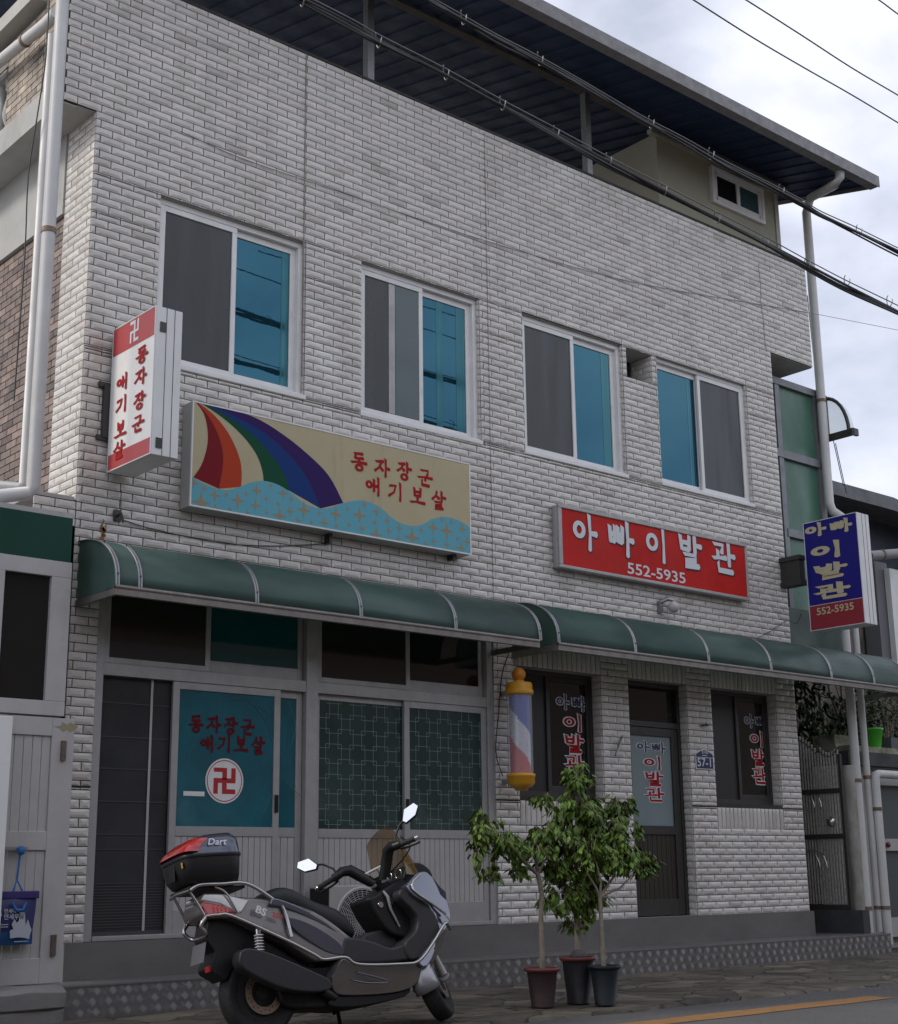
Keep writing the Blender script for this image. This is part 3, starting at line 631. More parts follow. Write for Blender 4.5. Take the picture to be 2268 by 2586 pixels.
box('glass_pane', DGLASS, wo, x0+.1, xm-.03, .275, .279, z0+.11, z1-.1); box('glass_pane', mat('sea_glass', (.05, .09, .10), .1), wo, xm+.03, x1-.1, .275, .279, z0+.11, z1-.1)
# entrance step of checker plate
stp = thing('entrance_step', (9.5, -.2, .07), 'long low step clad in grey checker plate along the shop fronts', 'step')
q = MB(); q.box(4.72, 14.78, -.45, -.023, .045, .28); q.box(13.975, 14.60, -.023, 1.2, .045, .278); q.build('step_body', TREAD, stp)
q = MB()
for i in range(-2, 165):                  # raised lozenge lugs on riser and tread
    for j in range(3):
        cx, cz = 4.80+i*.061+(.03 if j % 2 else 0), .095+j*.07
        if cx < 4.75 or cx > 14.75: continue
        s_ = 1 if (i+j) % 2 else -1
        for k in (-1.5, -.5, .5, 1.5):
            ox, oz = k*.0085, -k*.0085*s_; L_ = .014
            p = [(cx+ox-L_, cz+oz-L_*s_), (cx+ox+L_, cz+oz+L_*s_)]
            n_ = .0026
            q.mesh([(p[0][0]-n_, -.4503, p[0][1]+n_*s_), (p[0][0]+n_, -.4503, p[0][1]-n_*s_), (p[1][0]+n_, -.4503, p[1][1]-n_*s_), (p[1][0]-n_, -.4503, p[1][1]+n_*s_),
                    (p[0][0], -.4525, p[0][1]), (p[1][0], -.4525, p[1][1])], [(0, 1, 5, 4) if s_ > 0 else (4, 5, 1, 0), (1, 2, 5), (2, 3, 4, 5) if s_ > 0 else (5, 4, 3, 2), (3, 0, 4)])
q.build('raised_lug', TREADL, stp)
q = MB(); q.box(4.72, 14.78, -.456, -.449, .270, .284); q.build('step_edge', TREADL, stp)
# ------------------------------------------------------------------ signs
def ngon(q, pts, Y, dep=0): q.poly([(p[0], Y-dep, p[1]) for p in pts])
# wide painted sign with rainbow
SY = -.17
a, b, c_, d = at(384, 800, SY), at(938, 925, SY), at(940, 1106, SY), at(378, 1012, SY)
sx0, sx1, sz0, sz1 = 5.75, b.x, (c_.z+d.z)/2, (a.z+b.z)/2
sg = thing('painted_sign', (7.3, SY, 4.3), 'wide cream signboard painted with a rainbow falling into starry light blue waves', 'signboard')
q = MB(); q.box(sx0, sx1, SY+.012, -.012, sz0, sz1); q.build('sign_box', mat('sign_case', (.42, .42, .41), .5, ns=4, na=.1), sg, bevel=.006)
q = MB(); t = .012
q.box(sx0, sx1, SY-.004, SY+.012, sz1-t, sz1); q.box(sx0, sx1, SY-.004, SY+.012, sz0, sz0+t); q.box(sx0, sx0+t, SY-.004, SY+.012, sz0+t, sz1-t); q.box(sx1-t, sx1, SY-.004, SY+.012, sz0+t, sz1-t); q.build('sign_rim', WHT, sg)
q = MB(); q.rect(sx0+t, sx1-t, sz0+t, sz1-t, SY); q.build('sign_face', CREAMS, sg)
def px(x, y, sc=4.17, ox=470, oy=980): p = at((ox+x/sc)/KD, (oy+y/sc)/KD, SY); return (p.x, p.z)
edges = [[(85, 128), (180, 260), (222, 420), (222, 600), (165, 800), (75, 940)],
         [(88, 128), (215, 270), (320, 450), (382, 650), (385, 830), (345, 1060)],
         [(95, 130), (300, 290), (460, 500), (560, 730), (585, 900), (578, 1040)],
         [(110, 130), (380, 310), (600, 510), (740, 700), (800, 860), (815, 975)],
         [(120, 132), (440, 300), (720, 510), (910, 720), (1030, 900), (1095, 1085)],
         [(130, 134), (520, 300), (850, 490), (1100, 720), (1280, 960), (1415, 1268)],
         [(200, 150), (700, 300), (1050, 510), (1350, 760), (1520, 950), (1655, 1210)]]
cols = [(.19, .012, .018), (.42, .05, .02), None, (.008, .07, .035), (.01, .04, .17), (.035, .014, .10)]
for i, cl in enumerate(cols):
    if cl is None: continue
    E1 = cr([px(*p) for p in edges[i]], 6); E2 = cr([px(*p) for p in edges[i+1]], 6); q = MB()
    for k in range(len(E1)-1): q.poly([(E1[k][0], SY-.0012, E1[k][1]), (E1[k+1][0], SY-.0012, E1[k+1][1]), (E2[k+1][0], SY-.0012, E2[k+1][1]), (E2[k][0], SY-.0012, E2[k][1])])
    q.build('rainbow_band', mat('band', cl, .6, spec=.12), sg)
wave = [px(*p) for p in [(45, 930), (150, 990), (300, 1055), (440, 1075), (580, 1035), (700, 990), (820, 978), (960, 1015), (1100, 1100), (1230, 1205), (1370, 1262), (1500, 1265), (1640, 1215), (1790, 1185)]]
wave += [(lambda p: (p.x, p.z))(at((900+x/4.4825)/KD, (1100+y/4.4825)/KD, SY)) for x, y in [(100, 740), (200, 775), (290, 830), (390, 920), (500, 990), (620, 1022), (740, 1010), (860, 945), (980, 920), (1120, 945), (1240, 1010), (1278, 1045)]]
Wc = cr([wave[0]]+wave[1:], 4); zb = sz0+t; q = MB()
Wc[0] = (sx0+t, Wc[0][1]); Wc[-1] = (sx1-t, Wc[-1][1])
for k in range(len(Wc)-1): q.poly([(Wc[k][0], SY-.002, zb), (Wc[k+1][0], SY-.002, zb), (Wc[k+1][0], SY-.002, Wc[k+1][1]), (Wc[k][0], SY-.002, Wc[k][1])])
q.build('painted_wave', mat('wave_blue', (.13, .38, .46), .6, spec=.12), sg)
q = MB()
stars = [px(x, y)+(s_,) for x, y, s_ in [(80, 1000, 1), (187, 1058, .7), (301, 1130, 1.1), (418, 1120, .6), (155, 1205, 1.9), (308, 1270, 1), (458, 1275, .6), (630, 1118, .6), (545, 1185, 1.5), (740, 1080, 1.1), (845, 1168, .6), (890, 1028, .6), (732, 1235, 1.1), (643, 1312, .6), (966, 1220, .6), (1020, 1108, 1.1), (1103, 1172, .7), (850, 1310, .6), (985, 1345, 1.5), (1093, 1298, .9), (1238, 1285, 1.6), (1175, 1392, .7), (1318, 1412, .6), (1400, 1318, .6), (1453, 1420, 1.1), (1575, 1328, 1.4), (1698, 1272, .6), (1580, 1450, .6), (1712, 1440, .6)]]
for x, y, s_ in [(35, 900, 1.6), (88, 780, .8), (225, 862, 1), (205, 982, .6), (345, 962, .9), (62, 1050, .9), (222, 1118, 1.4), (362, 1082, .8), (485, 1048, .9), (478, 1165, .7), (630, 1152, 1.9), (730, 1072, .7), (868, 1042, 1.4), (968, 950, .7), (1022, 1080, 1.7), (1077, 978, .7), (1197, 1058, 1.1), (872, 1195, .9), (783, 1228, .7), (1025, 1238, .9), (1147, 1168, .6), (1250, 1205, 1), (1184, 1275, 1.3)]:
    p = at((900+x/4.4825)/KD, (1100+y/4.4825)/KD, SY); stars.append((p.x, p.z, s_))
for x, z, s_ in stars:
    r1 = .055*s_; pts = []
    for k in range(8):
        a_ = math.pi/4*k; r_ = r1 if k % 2 == 0 else r1*.26; pts.append((x+r_*math.cos(a_)*.9, SY-.003, max(zb, z+r_*math.sin(a_))))
    q.poly(pts)
q.build('painted_star', mat('star_ochre', (.27, .22, .115), .5), sg)
q = MB()
def row_on(q, txt, pA, pB, h, wf, sw, Y, N=(0, -1, 0), dz=0):
    A_, B_ = at(*pA, Y), at(*pB, Y); n = len(txt)
    for k, ch in enumerate(txt):
        tt = (k+.5)/n; x = A_.x+(B_.x-A_.x)*tt; z = A_.z+(B_.z-A_.z)*tt; w_ = (B_.x-A_.x)/n*wf
        glyph(q, ch, (x-w_/2, Y, z-h/2), (w_, 0, 0), (0, 0, h), N, sw)
for ch, gx, gy in (('동', 717, 922), ('자', 763, 934), ('장', 807, 941), ('군', 849, 955), ('애', 746, 971), ('기', 790, 982), ('보', 834, 991), ('살', 876, 999)):
    p = at(gx, gy, SY); q = MB(); glyph(q, ch, (p.x-.085, SY, p.z-.082), (.17, 0, 0), (0, 0, .164), (0, -1, 0), .155); q.build('red_letter', REDL, sg)
q = MB(); q.box(8.62, 8.66, -.1, -.012, sz0-.05, sz0); q.build('sign_bracket', DARKM, sg); q = MB(); q.box(7.2, 7.23, -.09, -.012, sz0-.09, sz0+.0); q.build('sign_bracket', DARKM, sg)

# red barber sign
RY = -.11
a, b, c_, d = at(1112, 1005, RY), at(1493, 1085, RY), at(1493, 1193, RY), at(1118, 1135, RY)
x0, x1, z0, z1 = (a.x+d.x)/2, (b.x+c_.x)/2, 3.945, 4.60
rs = thing('red_sign', (11.5, RY, 4.3), 'red light box sign with big white letters and a telephone number in an aluminium frame', 'signboard')
q = MB(); q.box(x0, x1, RY+.02, -.012, z0, z1); q.build('sign_box', ALU, rs, bevel=.02)
q = MB(); t = .035
q.box(x0, x1, RY-.01, RY+.022, z1-t, z1); q.box(x0, x1, RY-.01, RY+.022, z0, z0+t); q.box(x0, x0+t+.015, RY-.01, RY+.022, z0+t, z1-t); q.box(x1-t, x1, RY-.01, RY+.022, z0+t, z1-t); q.build('sign_frame', ALU, rs, bevel=.006)
q = MB(); q.rect(x0+t, x1-t, z0+t, z1-t, RY+.004); q.build('sign_face', RED, rs)
q, q2 = MB(), MB(); Yl = RY+.002
for ch, gx, gy, w_, h_ in (('아', 1168, 1063, .34, .36), ('빠', 1240, 1076, .37, .36), ('이', 1311, 1088, .32, .37), ('발', 1378, 1101, .37, .34), ('관', 1445, 1114, .38, .34)):
    p = at(gx, gy, Yl)
    glyph(q2, ch, (p.x-w_/2+.016, Yl, p.z-h_/2-.012), (w_, 0, 0), (0, 0, h_), (0, -1, 0), .158, .001)
    q = MB(); glyph(q, ch, (p.x-w_/2, Yl, p.z-h_/2), (w_, 0, 0), (0, 0, h_), (0, -1, 0), .145, .005); q.build('white_letter', LWHITE, rs)
q2.build('letter_shadow', mat('letter_drop', (.03, .015, .03), .6), rs)
q = MB(); p = at(1255, 1130, Yl); text_mesh('552-5935', .165, (p.x-.03, Yl, p.z-.078), (1, 0, 0), (0, 0, 1), (0, -1, 0), q, sx=1.5, dep=.003, bold=.0025); q.build('phone_number', LWHITE, rs)

# projecting signs, faces turned to the left
def proj_sign(name, label, X, th, Ya, Yb, z0, z1):
    o = thing(name, (X, Yb, z0), label, 'signboard')
    q = MB(); q.box(X+.006, X+th, Yb, Ya, z0, z1); q.build('sign_case', WHT, o, bevel=.004)
    q = MB(); q.box(X+th*.40, X+th*.42, Yb-.002, Yb, z0, z1); q.box(X+th*.70, X+th*.72, Yb-.002, Yb, z0, z1); q.build('case_seam', DARKM, o)
    q = MB(); t = .008; q.box(X-.002, X+.006, Yb, Ya, z1-t, z1); q.box(X-.002, X+.006, Yb, Ya, z0, z0+t); q.box(X-.002, X+.006, Yb, Yb+t, z0+t, z1-t); q.box(X-.002, X+.006, Ya-t, Ya, z0+t, z1-t); q.build('face_rim', LWHITE, o)
    return o
ls = proj_sign('temple_sign', 'narrow white light box sign with red letters projecting beside the first upper window', 5.07, .235, -.055, -.735, 4.075, 5.265)
X = 5.07
q = MB(); q.poly([(X+.003, -.063, 4.083), (X+.003, -.727, 4.083), (X+.003, -.727, 5.257), (X+.003, -.063, 5.257)]); q.build('sign_face', WHT, ls)
q = MB(); q.poly([(X+.001, -.063, 5.03), (X+.001, -.727, 5.03), (X+.001, -.727, 5.257), (X+.001, -.063, 5.257)]); q.build('red_band', mat('band_red', (.40, .045, .05), .45), ls); q = MB(); q.poly([(X+.001, -.063, 4.083), (X+.001, -.727, 4.083), (X+.001, -.727, 4.21), (X+.001, -.063, 4.21)]); q.build('red_band', mat('band_red', (.40, .045, .05), .45), ls)
q = MB()
def sideglyph(q, ch, Y, z, w_, h_, sw, dep=.003): glyph(q, ch, (X, Y, z), (0, -w_, 0), (0, 0, h_), (-1, 0, 0), sw, dep)
for i, ch in enumerate('동자장군'): p = atx(*[(284, 708), (281, 752), (279, 800), (276, 846)][i], X); q = MB(); sideglyph(q, ch, p.y+.09, p.z-.066, .18, .132, .15); q.build('red_letter', REDL, ls)
for i, ch in enumerate('애기보살'): p = atx(*[(245, 763), (243, 808), (241, 857), (238, 898)][i], X); q = MB(); sideglyph(q, ch, p.y+.09, p.z-.066, .18, .132, .15); q.build('red_letter', REDL, ls)
q = MB(); p = atx(269, 660, X); s_ = .18
for r_ in ((.1, .42, .84, 1), (.42, .56, .54, 1), (.72, .86, .54, 1), (.1, .86, .42, .54), (.1, .24, .0, .42), (.42, .56, 0, .42), (.56, .86, 0, .14)):
    P_ = lambda a, b: (X-.001, p.y-(a-.5)*s_, p.z+(b-.5)*s_)
    q.poly([P_(r_[0], r_[2]), P_(r_[1], r_[2]), P_(r_[1], r_[3]), P_(r_[0], r_[3])])
q.build('temple_emblem', LWHITE, ls)
q = MB()
for z in (5.10, 4.17): q.box(X+th_ if 0 else X+.04, X+.09, -.742, -.736, z-.04, z+.04)
q.build('hinge', DARKM, ls)
q = MB(); q.box(5.02, 5.09, -.05, -.012, 4.36, 4.80); q.box(4.98, 5.12, -.04, -.012, 4.78, 4.82); q.box(4.98, 5.12, -.04, -.012, 4.34, 4.38); q.box(5.1, 5.14, -.06, -.03, 4.55, 4.6); q.build('wall_bracket', DARKM, ls)

X = 13.90
bs_ = proj_sign('barber_sign', 'narrow blue light box sign with cream letters and red foot projecting from the right corner', X, .24, -.30, -1.03, 3.655, 4.935)
q = MB(); q.poly([(X+.003, -.308, 3.95), (X+.003, -1.022, 3.95), (X+.003, -1.022, 4.927), (X+.003, -.308, 4.927)]); q.build('sign_face', SBLUE, bs_)
q = MB(); q.poly([(X+.002, -.308, 3.663), (X+.002, -1.022, 3.663), (X+.002, -1.022, 3.942), (X+.002, -.308, 3.942)]); q.build('red_band', mat('dull_red', (.27, .018, .03), .5), bs_)
q = MB()
for ch, gx, gy, w_, h_ in (('아', 1629, 1058, .27, .15), ('빠', 1680, 1050, .27, .15), ('이', 1652, 1099, .40, .185), ('발', 1659, 1139, .42, .155), ('관', 1663, 1179, .44, .155)):
    p = atx(gx, gy, X); q = MB(); sideglyph(q, ch, p.y+w_/2, p.z-h_/2, w_, h_, .19); q.build('cream_letter', SYEL, bs_)
q = MB(); text_mesh('552-5935', .115, (X, -.40, 3.83), (0, -1, 0), (0, 0, 1), (-1, 0, 0), q, sx=1.15, dep=.003, bold=.002)
q.build('phone_number', SYEL, bs_)
q = MB(); q.box(13.78, 13.92, -.30, -.012, 4.20, 4.26); q.box(13.78, 13.92, -.30, -.012, 4.5, 4.55); q.box(13.80, 13.90, -.28, -.012, 4.26, 4.5); q.build('wall_bracket', DARKM, bs_)

# ------------------------------------------------------------------ awnings
ALURIB = mat('rib_aluminium', (.27, .27, .28), .4, metal=.5)
def awning(name, label, xa, xb, zt, zf, YF, ribs, endcap=True):
    o = thing(name, (xa, 0, zt), label, 'awning', 'curved green awnings over the shop fronts'); n = 12; prof = []
    for k in range(n+1):
        a = math.pi/2*k/n; prof.append((YF*math.sin(a)**1.05, zf+.03+(zt-zf-.03)*math.cos(a)**.8 if k < n else zf+.03))
    prof = [(y-.012, z) for y, z in prof]
    q = MB(); vs = []
    for (y, z) in prof: vs += [(xa, y, z), (xb, y, z)]
    q.mesh(vs, [(2*k, 2*k+1, 2*k+3, 2*k+2) for k in range(n)], True)
    so = q.build('canopy_sheet', GAWN, o); so.modifiers.new('t', 'SOLIDIFY').thickness = .006
    for x in ribs:
        q = MB(); w_ = .017
        for dx in (-w_, w_*.2):
            vs = []; m = len(prof)
            for (y, z) in prof:
                L_ = math.hypot(y-prof[0][0], z-prof[-1][1]) or 1
                ny, nz_ = -.012, .008
                vs += [(x+dx, y+ny, z+nz_), (x+dx+w_*.8, y+ny, z+nz_), (x+dx+w_*.8, y+.002, z), (x+dx, y+.002, z)]
            q.mesh(vs, [(4*k+i, 4*k+(i+1) % 4, 4*k+4+(i+1) % 4, 4*k+4+i) for k in range(m-1) for i in range(4)], True)
        q.build('rib', STEEL if x > 9.6 else ALURIB, o)
        for (y, z) in (prof[-2], prof[5]):
            sc0 = MB(); sc0.tube([(x, y-.013, z+.008), (x, y-.021, z+.012)], .0055, 6); sc0.build('screw', DARKM, o)
    q = MB(); q.box(xa, xb, YF-.03, YF+.015, zf-.035, zf+.028); q.tube([(xa, YF-.022, zf+.025), (xb, YF-.022, zf+.025)], .018, 8); q.box(xa, xa+.03, YF+.016, -.012, zf-.035, zf+.015); q.box(xb-.03, xb, YF+.016, -.012, zf-.035, zf+.015)
    q.box(xa, xb, -.04, -.012, zt-.02, zt+.01)
    q.build('awning_frame', mat('awning_rail', (.22, .195, .18), .45, metal=.4, ns=10, na=.2), o)
    if endcap:
        q = MB(); q.poly([(xa+.012, y, z) for y, z in prof]+[(xa+.012, -.012, zf)]); q.build('end_panel', GAWN, o)
    return o
rl = [at(gx, gy, -.45).x for gx, gy in ((212, 1150), (256, 1160), (488, 1170), (694, 1190), (882, 1215), (1050, 1245))]
awning('shop_awning', 'green curved awning with pale metal ribs over the sliding doors on the left', 4.88, 9.18, 3.50, 3.03, -.62, [4.90]+[x for x in rl[1:]])
rr_ = [at(gx, gy, -.45).x for gx, gy in ((1100, 1255), (1240, 1285), (1385, 1290), (1510, 1315), (1630, 1325), (1715, 1335), (1783, 1345))]
awning('barber_awning', 'green curved awning with dark ribs over the barber windows and gate on the right', 9.42, 15.35, 3.52, 3.03, -.62, [9.44]+rr_[1:-1]+[15.32])
# ------------------------------------------------------------------ barber pole
c = at(1038, 1450, -.24); cx, cy = c.x, c.y
zt_, zb_ = at(1040, 1368, -.24).z, at(1040, 1572, -.24).z
bp = thing('barber_pole', (cx, cy, zb_), 'barber pole with yellow caps and a blue white and red spiral on the tiled wall', 'barber pole')
H = zt_-zb_; r0 = .118
q = MB(); zc = zb_+.1; zd = zt_-.085
n, m = 32, 40; vs = []; 
for i in range(m+1):
    for k in range(n): a = 2*math.pi*k/n; vs.append((cx+r0*.82*math.cos(a), cy+r0*.82*math.sin(a), zc+(zd-zc)*i/m))
q.v = vs
for i in range(m):
    for k in range(n):
        u_ = i/m + .9*((k/n+.614) % 1.0)
        q.f.append((i*n+k, i*n+(k+1) % n, (i+1)*n+(k+1) % n, (i+1)*n+k)); q.sm.append(True); q.tint.append((1, 1, 1)); q.mi.append(0 if u_ < .5 or u_ > 1.5 else 2 if u_ < .86 else 1)
q.build('striped_core', [PR, PB, PW], bp)
q = MB(); q.lathe((cx, cy, 0), [(r0, zc), (r0, zd)], n=32); q.build('clear_cylinder', CLEARP, bp)
q = MB(); q.lathe((cx, cy, 0), [(r0*1.06, zd-.01), (r0*1.14, zd), (r0*1.14, zd+.035), (r0*1.06, zd+.04), (r0*1.06, zd+.09), (r0*.98, zd+.105), (r0*.45, zd+.11), (r0*.4, zd+.13)], n=32); q.build('top_cap', YEL, bp)
q = MB(); q.lathe((cx, cy, 0), [(.02, zb_-.03), (r0*.5, zb_-.028), (r0*.6, zb_), (r0*.85, zb_+.005), (r0*.95, zb_+.02), (r0*1.08, zb_+.035), (r0*1.08, zb_+.09), (r0*1.13, zb_+.095), (r0*1.13, zb_+.12), (r0*1.0, zb_+.125)], n=32); q.build('bottom_cap', YEL, bp)
q = MB(); q.lathe((cx, cy, zd+.185), [(.066*math.sin(math.pi*k/14)+.0001, -.066*math.cos(math.pi*k/14)) for k in range(15)], n=24); q.build('ball_finial', mat('orange_ball', (.62, .22, .02), .4), bp)
q = MB(); q.box(cx-.03, cx+.03, cy+r0*.9, -.012, zb_+.04, zb_+.08); q.box(cx-.03, cx+.03, cy+r0*.9, -.012, zd, zd+.04); q.build('wall_bracket', STEEL, bp)
# rust streak under the hook
q = MB(); RUST = mat('rust_streak', (.24, .12, .05), .8, ns=20, na=.5)
for i, (x_, ya_, yb_) in enumerate(((205, 1034, 1086), (208, 1048, 1076), (203, 1075, 1086))):
    A, B = at(x_, ya_, -.0155), at(x_, yb_, -.0155); n_ = 10; pr_ = []
    pts = [(A.x+.012*math.sin(k*1.7+i)+(.018*math.sin(math.pi*k/n_)), -.0155, A.z+(B.z-A.z)*k/n_) for k in range(n_+1)]+[(A.x+.012*math.sin(k*1.3+i)-(.012*math.sin(math.pi*k/n_)), -.0155, A.z+(B.z-A.z)*k/n_) for k in range(n_-1, 0, -1)]
    if i < 2: w_ = MB(); w_.poly(pts); w_.build('rust_streak', RUST, bld)
# globe lamp
p = at(1345, 1212, -.13); gl = thing('globe_lamp', (p.x, -.012, p.z), 'small pale pink unlit globe lamp on a grey wall bracket under the red sign', 'lamp')
q = MB(); q.lathe((p.x, p.y, p.z), [(.062*math.sin(math.pi*k/12)+.0001, -.062*math.cos(math.pi*k/12)) for k in range(13)], n=24); q.build('lamp_globe', mat('globe_glass', (.50, .42, .43), .3), gl)
q = MB(); q.box(p.x-.13, p.x-.09, -.06, -.012, p.z-.06, p.z+.07); q.tube([(p.x-.11, -.05, p.z+.05), (p.x-.06, -.10, p.z+.085), (p.x, p.y, p.z+.075), (p.x, p.y, p.z+.05)], .022, 8); q.build('lamp_bracket', STEEL, gl)
# house number plate
p0, p1 = at(1390, 1535, -.018), at(1423, 1497, -.018)
hn = thing('house_number_plate', (p0.x, -.012, p0.z), 'blue enamel house number plate reading 57-1 beside the barber door', 'number plate')
x0, x1, z0, z1 = p0.x, p1.x-.0, p0.z, p1.z
def plate(g, Y): return [(x0+g, Y, z0+g), (x1-g, Y, z0+g), (x1-g, Y, z1-.055), ((x0+x1)/2+.06, Y, z1-.012-g), ((x0+x1)/2, Y, z1-g), ((x0+x1)/2-.06, Y, z1-.012-g), (x0+g, Y, z1-.055)]
q = MB(); q.prism(plate(0, -.020), (0, .007, 0)); q.build('plate_rim', WHT, hn)
q = MB(); q.poly(plate(.008, -.0215)); q.build('plate_face', mat('plate_blue', (.02, .022, .10), .35), hn)
q = MB(); zl = z0+(z1-z0)*.58; q.rect(x0+.012, x1-.012, zl-.003, zl+.003, -.023)
text_mesh('57-1', .125, (x0+.016, -.02, z0+.03), (1, 0, 0), (0, 0, 1), (0, -1, 0), q, sx=.80*(x1-x0)/.21, dep=.0035, bold=.0015)
text_mesh('호서로', .042, ((x0+x1)/2-.05, -.02, zl+.042), (1, 0, 0), (0, 0, 1), (0, -1, 0), q, dep=.0035, bold=.0008)
q.rect((x0+x1)/2-.04, (x0+x1)/2+.04, zl+.019, zl+.026, -.023)
q.build('plate_lettering', LWHITE, hn)
# ------------------------------------------------------------------ air conditioner outdoor unit
ac = thing('air_conditioner', (7.4, -.3, .28), 'off white air conditioner outdoor unit behind the scooter on the checker plate step', 'air conditioner')
A = at(660, 1768, -.36); ax0, ax1, az1 = A.x, A.x+.82, A.z
q = MB(); q.box(ax0, ax1, -.36, -.06, .33, az1); q.build('casing', mat('ac_beige', (.36, .34, .31), .5, ns=4, na=.05), ac, bevel=.012)
q = MB()
for k in range(20): q.box(ax0-.006, ax0, -.33, -.09, .37+k*.027, .38+k*.027)
q.box(ax0-.003, ax0-.001, -.34, -.08, .35, az1-.03); q.build('side_grille', BLACK, ac)
fp = at(722, 1838, -.36); fx, fz, fr = fp.x, fp.z, .245
q = MB(); q.lathe((fx, -.3605, fz), [(.05, -.001), (fr, -.001)], axis='y', n=36); q.build('fan_opening', BLACK, ac)
q = MB()
for r_ in [fr*(.15+.85*k/12) for k in range(13)]: q.tube([(fx+r_*math.cos(t_*math.pi/18), -.375+.0*r_, fz+r_*math.sin(t_*math.pi/18)) for t_ in range(36)], .0028, 4, closed=True)
for k in range(30): a = k*math.pi/15; q.tube([(fx+.04*math.cos(a), -.377, fz+.04*math.sin(a)), (fx+fr*math.cos(a+.35), -.375, fz+fr*math.sin(a+.35))], .0028, 4)
q.tube([(fx+(fr+.012)*math.cos(t_*math.pi/24), -.362, fz+(fr+.012)*math.sin(t_*math.pi/24)) for t_ in range(48)], .013, 6, closed=True)
q.build('fan_guard', mat('guard_white', (.42, .41, .39), .45), ac)
q = MB()
for a_, b_ in ((ax0+.05, ax0+.11), (ax1-.11, ax1-.05)): q.box(a_, b_, -.38, -.05, .281, .33)
q.build('foot', BLACK, ac)
# ------------------------------------------------------------------ wall cables
def wire(name, pts, r, label, cat='cable', m=WIRE, n=5):
    q = MB(); q.tube(cr([tuple(p) for p in pts], 5), r, n); o = q.build(name, m); tag(o, label, cat); return o
wire('wall_cable', [at(242, 978, -.05), at(243, 1030, -.02), at(258, 1042, -.02), at(330, 1062, -.018), at(450, 1085, -.018), at(560, 1090, -.018), at(655, 1085, -.03)], .004, 'thin dark cable drooping along the tiles from the white temple sign', m=CABLE)
wire('wall_wire', [at(360, 262, -.02), at(480, 315, -.02), at(640, 370, -.02), at(800, 425, -.02), at(1000, 490, -.02), at(1250, 560, -.02), at(1500, 605, -.02), at(1613, 624, -.02), at(1793, 659, -.15)], .0035, 'thin loose wire sagging across the upper tile wall above the windows', 'wire')
wire('pole_wire', [at(1018, 1300, -.02), at(1003, 1345, -.02), at(996, 1420, -.02), at(990, 1500, -.02), at(1004, 1550, -.1)], .005, 'black supply cable running down the tiles behind the barber pole', m=CABLE)
wire('corner_wire', [at(1482, 1285, -.02), at(1530, 1265, -.02), at(1570, 1240, -.05), at(1590, 1245, -.25), at(1600, 1225, -.35)], .0035, 'thin wire looping from the right awning up to the blue sign', 'wire', m=CABLE)
hk = MB(); p = at(235, 1030, -.03); hk.tube([(p.x, -.012, p.z), (p.x, -.08, p.z+.01), (p.x+.02, -.09, p.z-.06)], .012, 6); hk.box(p.x-.03, p.x+.03, -.03, -.012, p.z-.04, p.z+.05); tag(hk.build('wall_hook', DARKM), 'rusty black wall hook in the tiles below the white temple sign', 'hook')
p = at(1407, 1449, -.03); hk = MB(); hk.tube([(p.x-.05, -.012, p.z), (p.x, -.07, p.z), (p.x+.05, -.05, p.z+.015)], .009, 6); hk.tube([(p.x, -.07, p.z), (p.x-.01, -.05, p.z+.03)], .007, 6); tag(hk.build('wall_hook', DARKM), 'small black hook on the pier between barber door and right window', 'hook')
p = at(1238, 1487, -.03); hk = MB(); hk.tube([tuple(at(1243, 1470, -.03)), tuple(at(1229, 1508, -.09))], .013, 6); tag(hk.build('wall_bracket', STEEL), 'short slanting grey metal bracket on the pier left of the barber door', 'bracket')
# ------------------------------------------------------------------ overhead lines
def span(px_pts, Y, r, n=6):
    return cr([tuple(at(x, y, Y)) for x, y in px_pts], 8)
def hangers(q, top, k_pts, r=.034, Y=0):
    for (x, y) in k_pts:
        c = at(x, y, Y); pts = []
        for k in range(11): a = -math.pi*.1+2*math.pi*k/10*.85; pts.append((c.x+(k-5)*.005+.02*math.sin(a), c.y+r*math.sin(a), c.z+.025+r*1.5*math.cos(a)))
        q.tube(pts, .0045, 5)
CY = -2.8
lo = [(520, -40), (590, -4), (700, 52), (760, 86), (890, 152), (1000, 213), (1110, 271), (1215, 328), (1325, 384), (1430, 438), (1530, 489), (1612, 534), (1690, 575), (1793, 625), (1850, 655)]
def bundle(name, label, lo, off, hang, nn):
    o = thing(name, tuple(at(*lo[5], CY)), label, 'cable', 'telephone cable bundles above the street')
    q = MB(); q.tube(cr([tuple(at(x, y-off, CY)) for x, y in lo], 8), .006, 6); q.build('support_wire', WIRE, o)
    for i in range(nn):
        q = MB(); ph = random.uniform(0, 6); amp = 3.2 if i < nn-1 else 7
        q.tube(cr([tuple(at(x, y+amp*math.sin(j*1.3+ph)*.6+(i-nn/2)*1.5, CY+.02*math.cos(j*1.7+ph))) for j, (x, y) in enumerate(lo)], 8), random.uniform(.008, .015), 7); q.build('cable_strand', CABLE, o)
    q = MB(); hangers(q, None, hang, Y=CY); q.build('hanger_ring', mat('galvanised', (.28, .28, .27), .4, metal=.6), o)
bundle('cable_bundle', 'lower black cable bundle in ring hangers crossing the front of the parapet', lo, 15, [(602, 5), (755, 88), (890, 152), (1003, 213), (1110, 271), (1215, 325), (1325, 384), (1432, 440), (1528, 489), (1612, 532), (1691, 566), (1776, 606)], 6)
hi = [(800, -40), (860, 3), (920, 38), (990, 78), (1075, 122), (1175, 178), (1280, 240), (1370, 287), (1450, 333), (1530, 372), (1600, 408), (1640, 432), (1710, 464), (1793, 505), (1850, 532)]
bundle('cable_bundle', 'upper black cable bundle running past the roof corner and downpipe', hi, 10, [(925, 42), (1078, 124), (1300, 250), (1420, 313), (1560, 385), (1715, 465)], 5)
SYY = -3.4
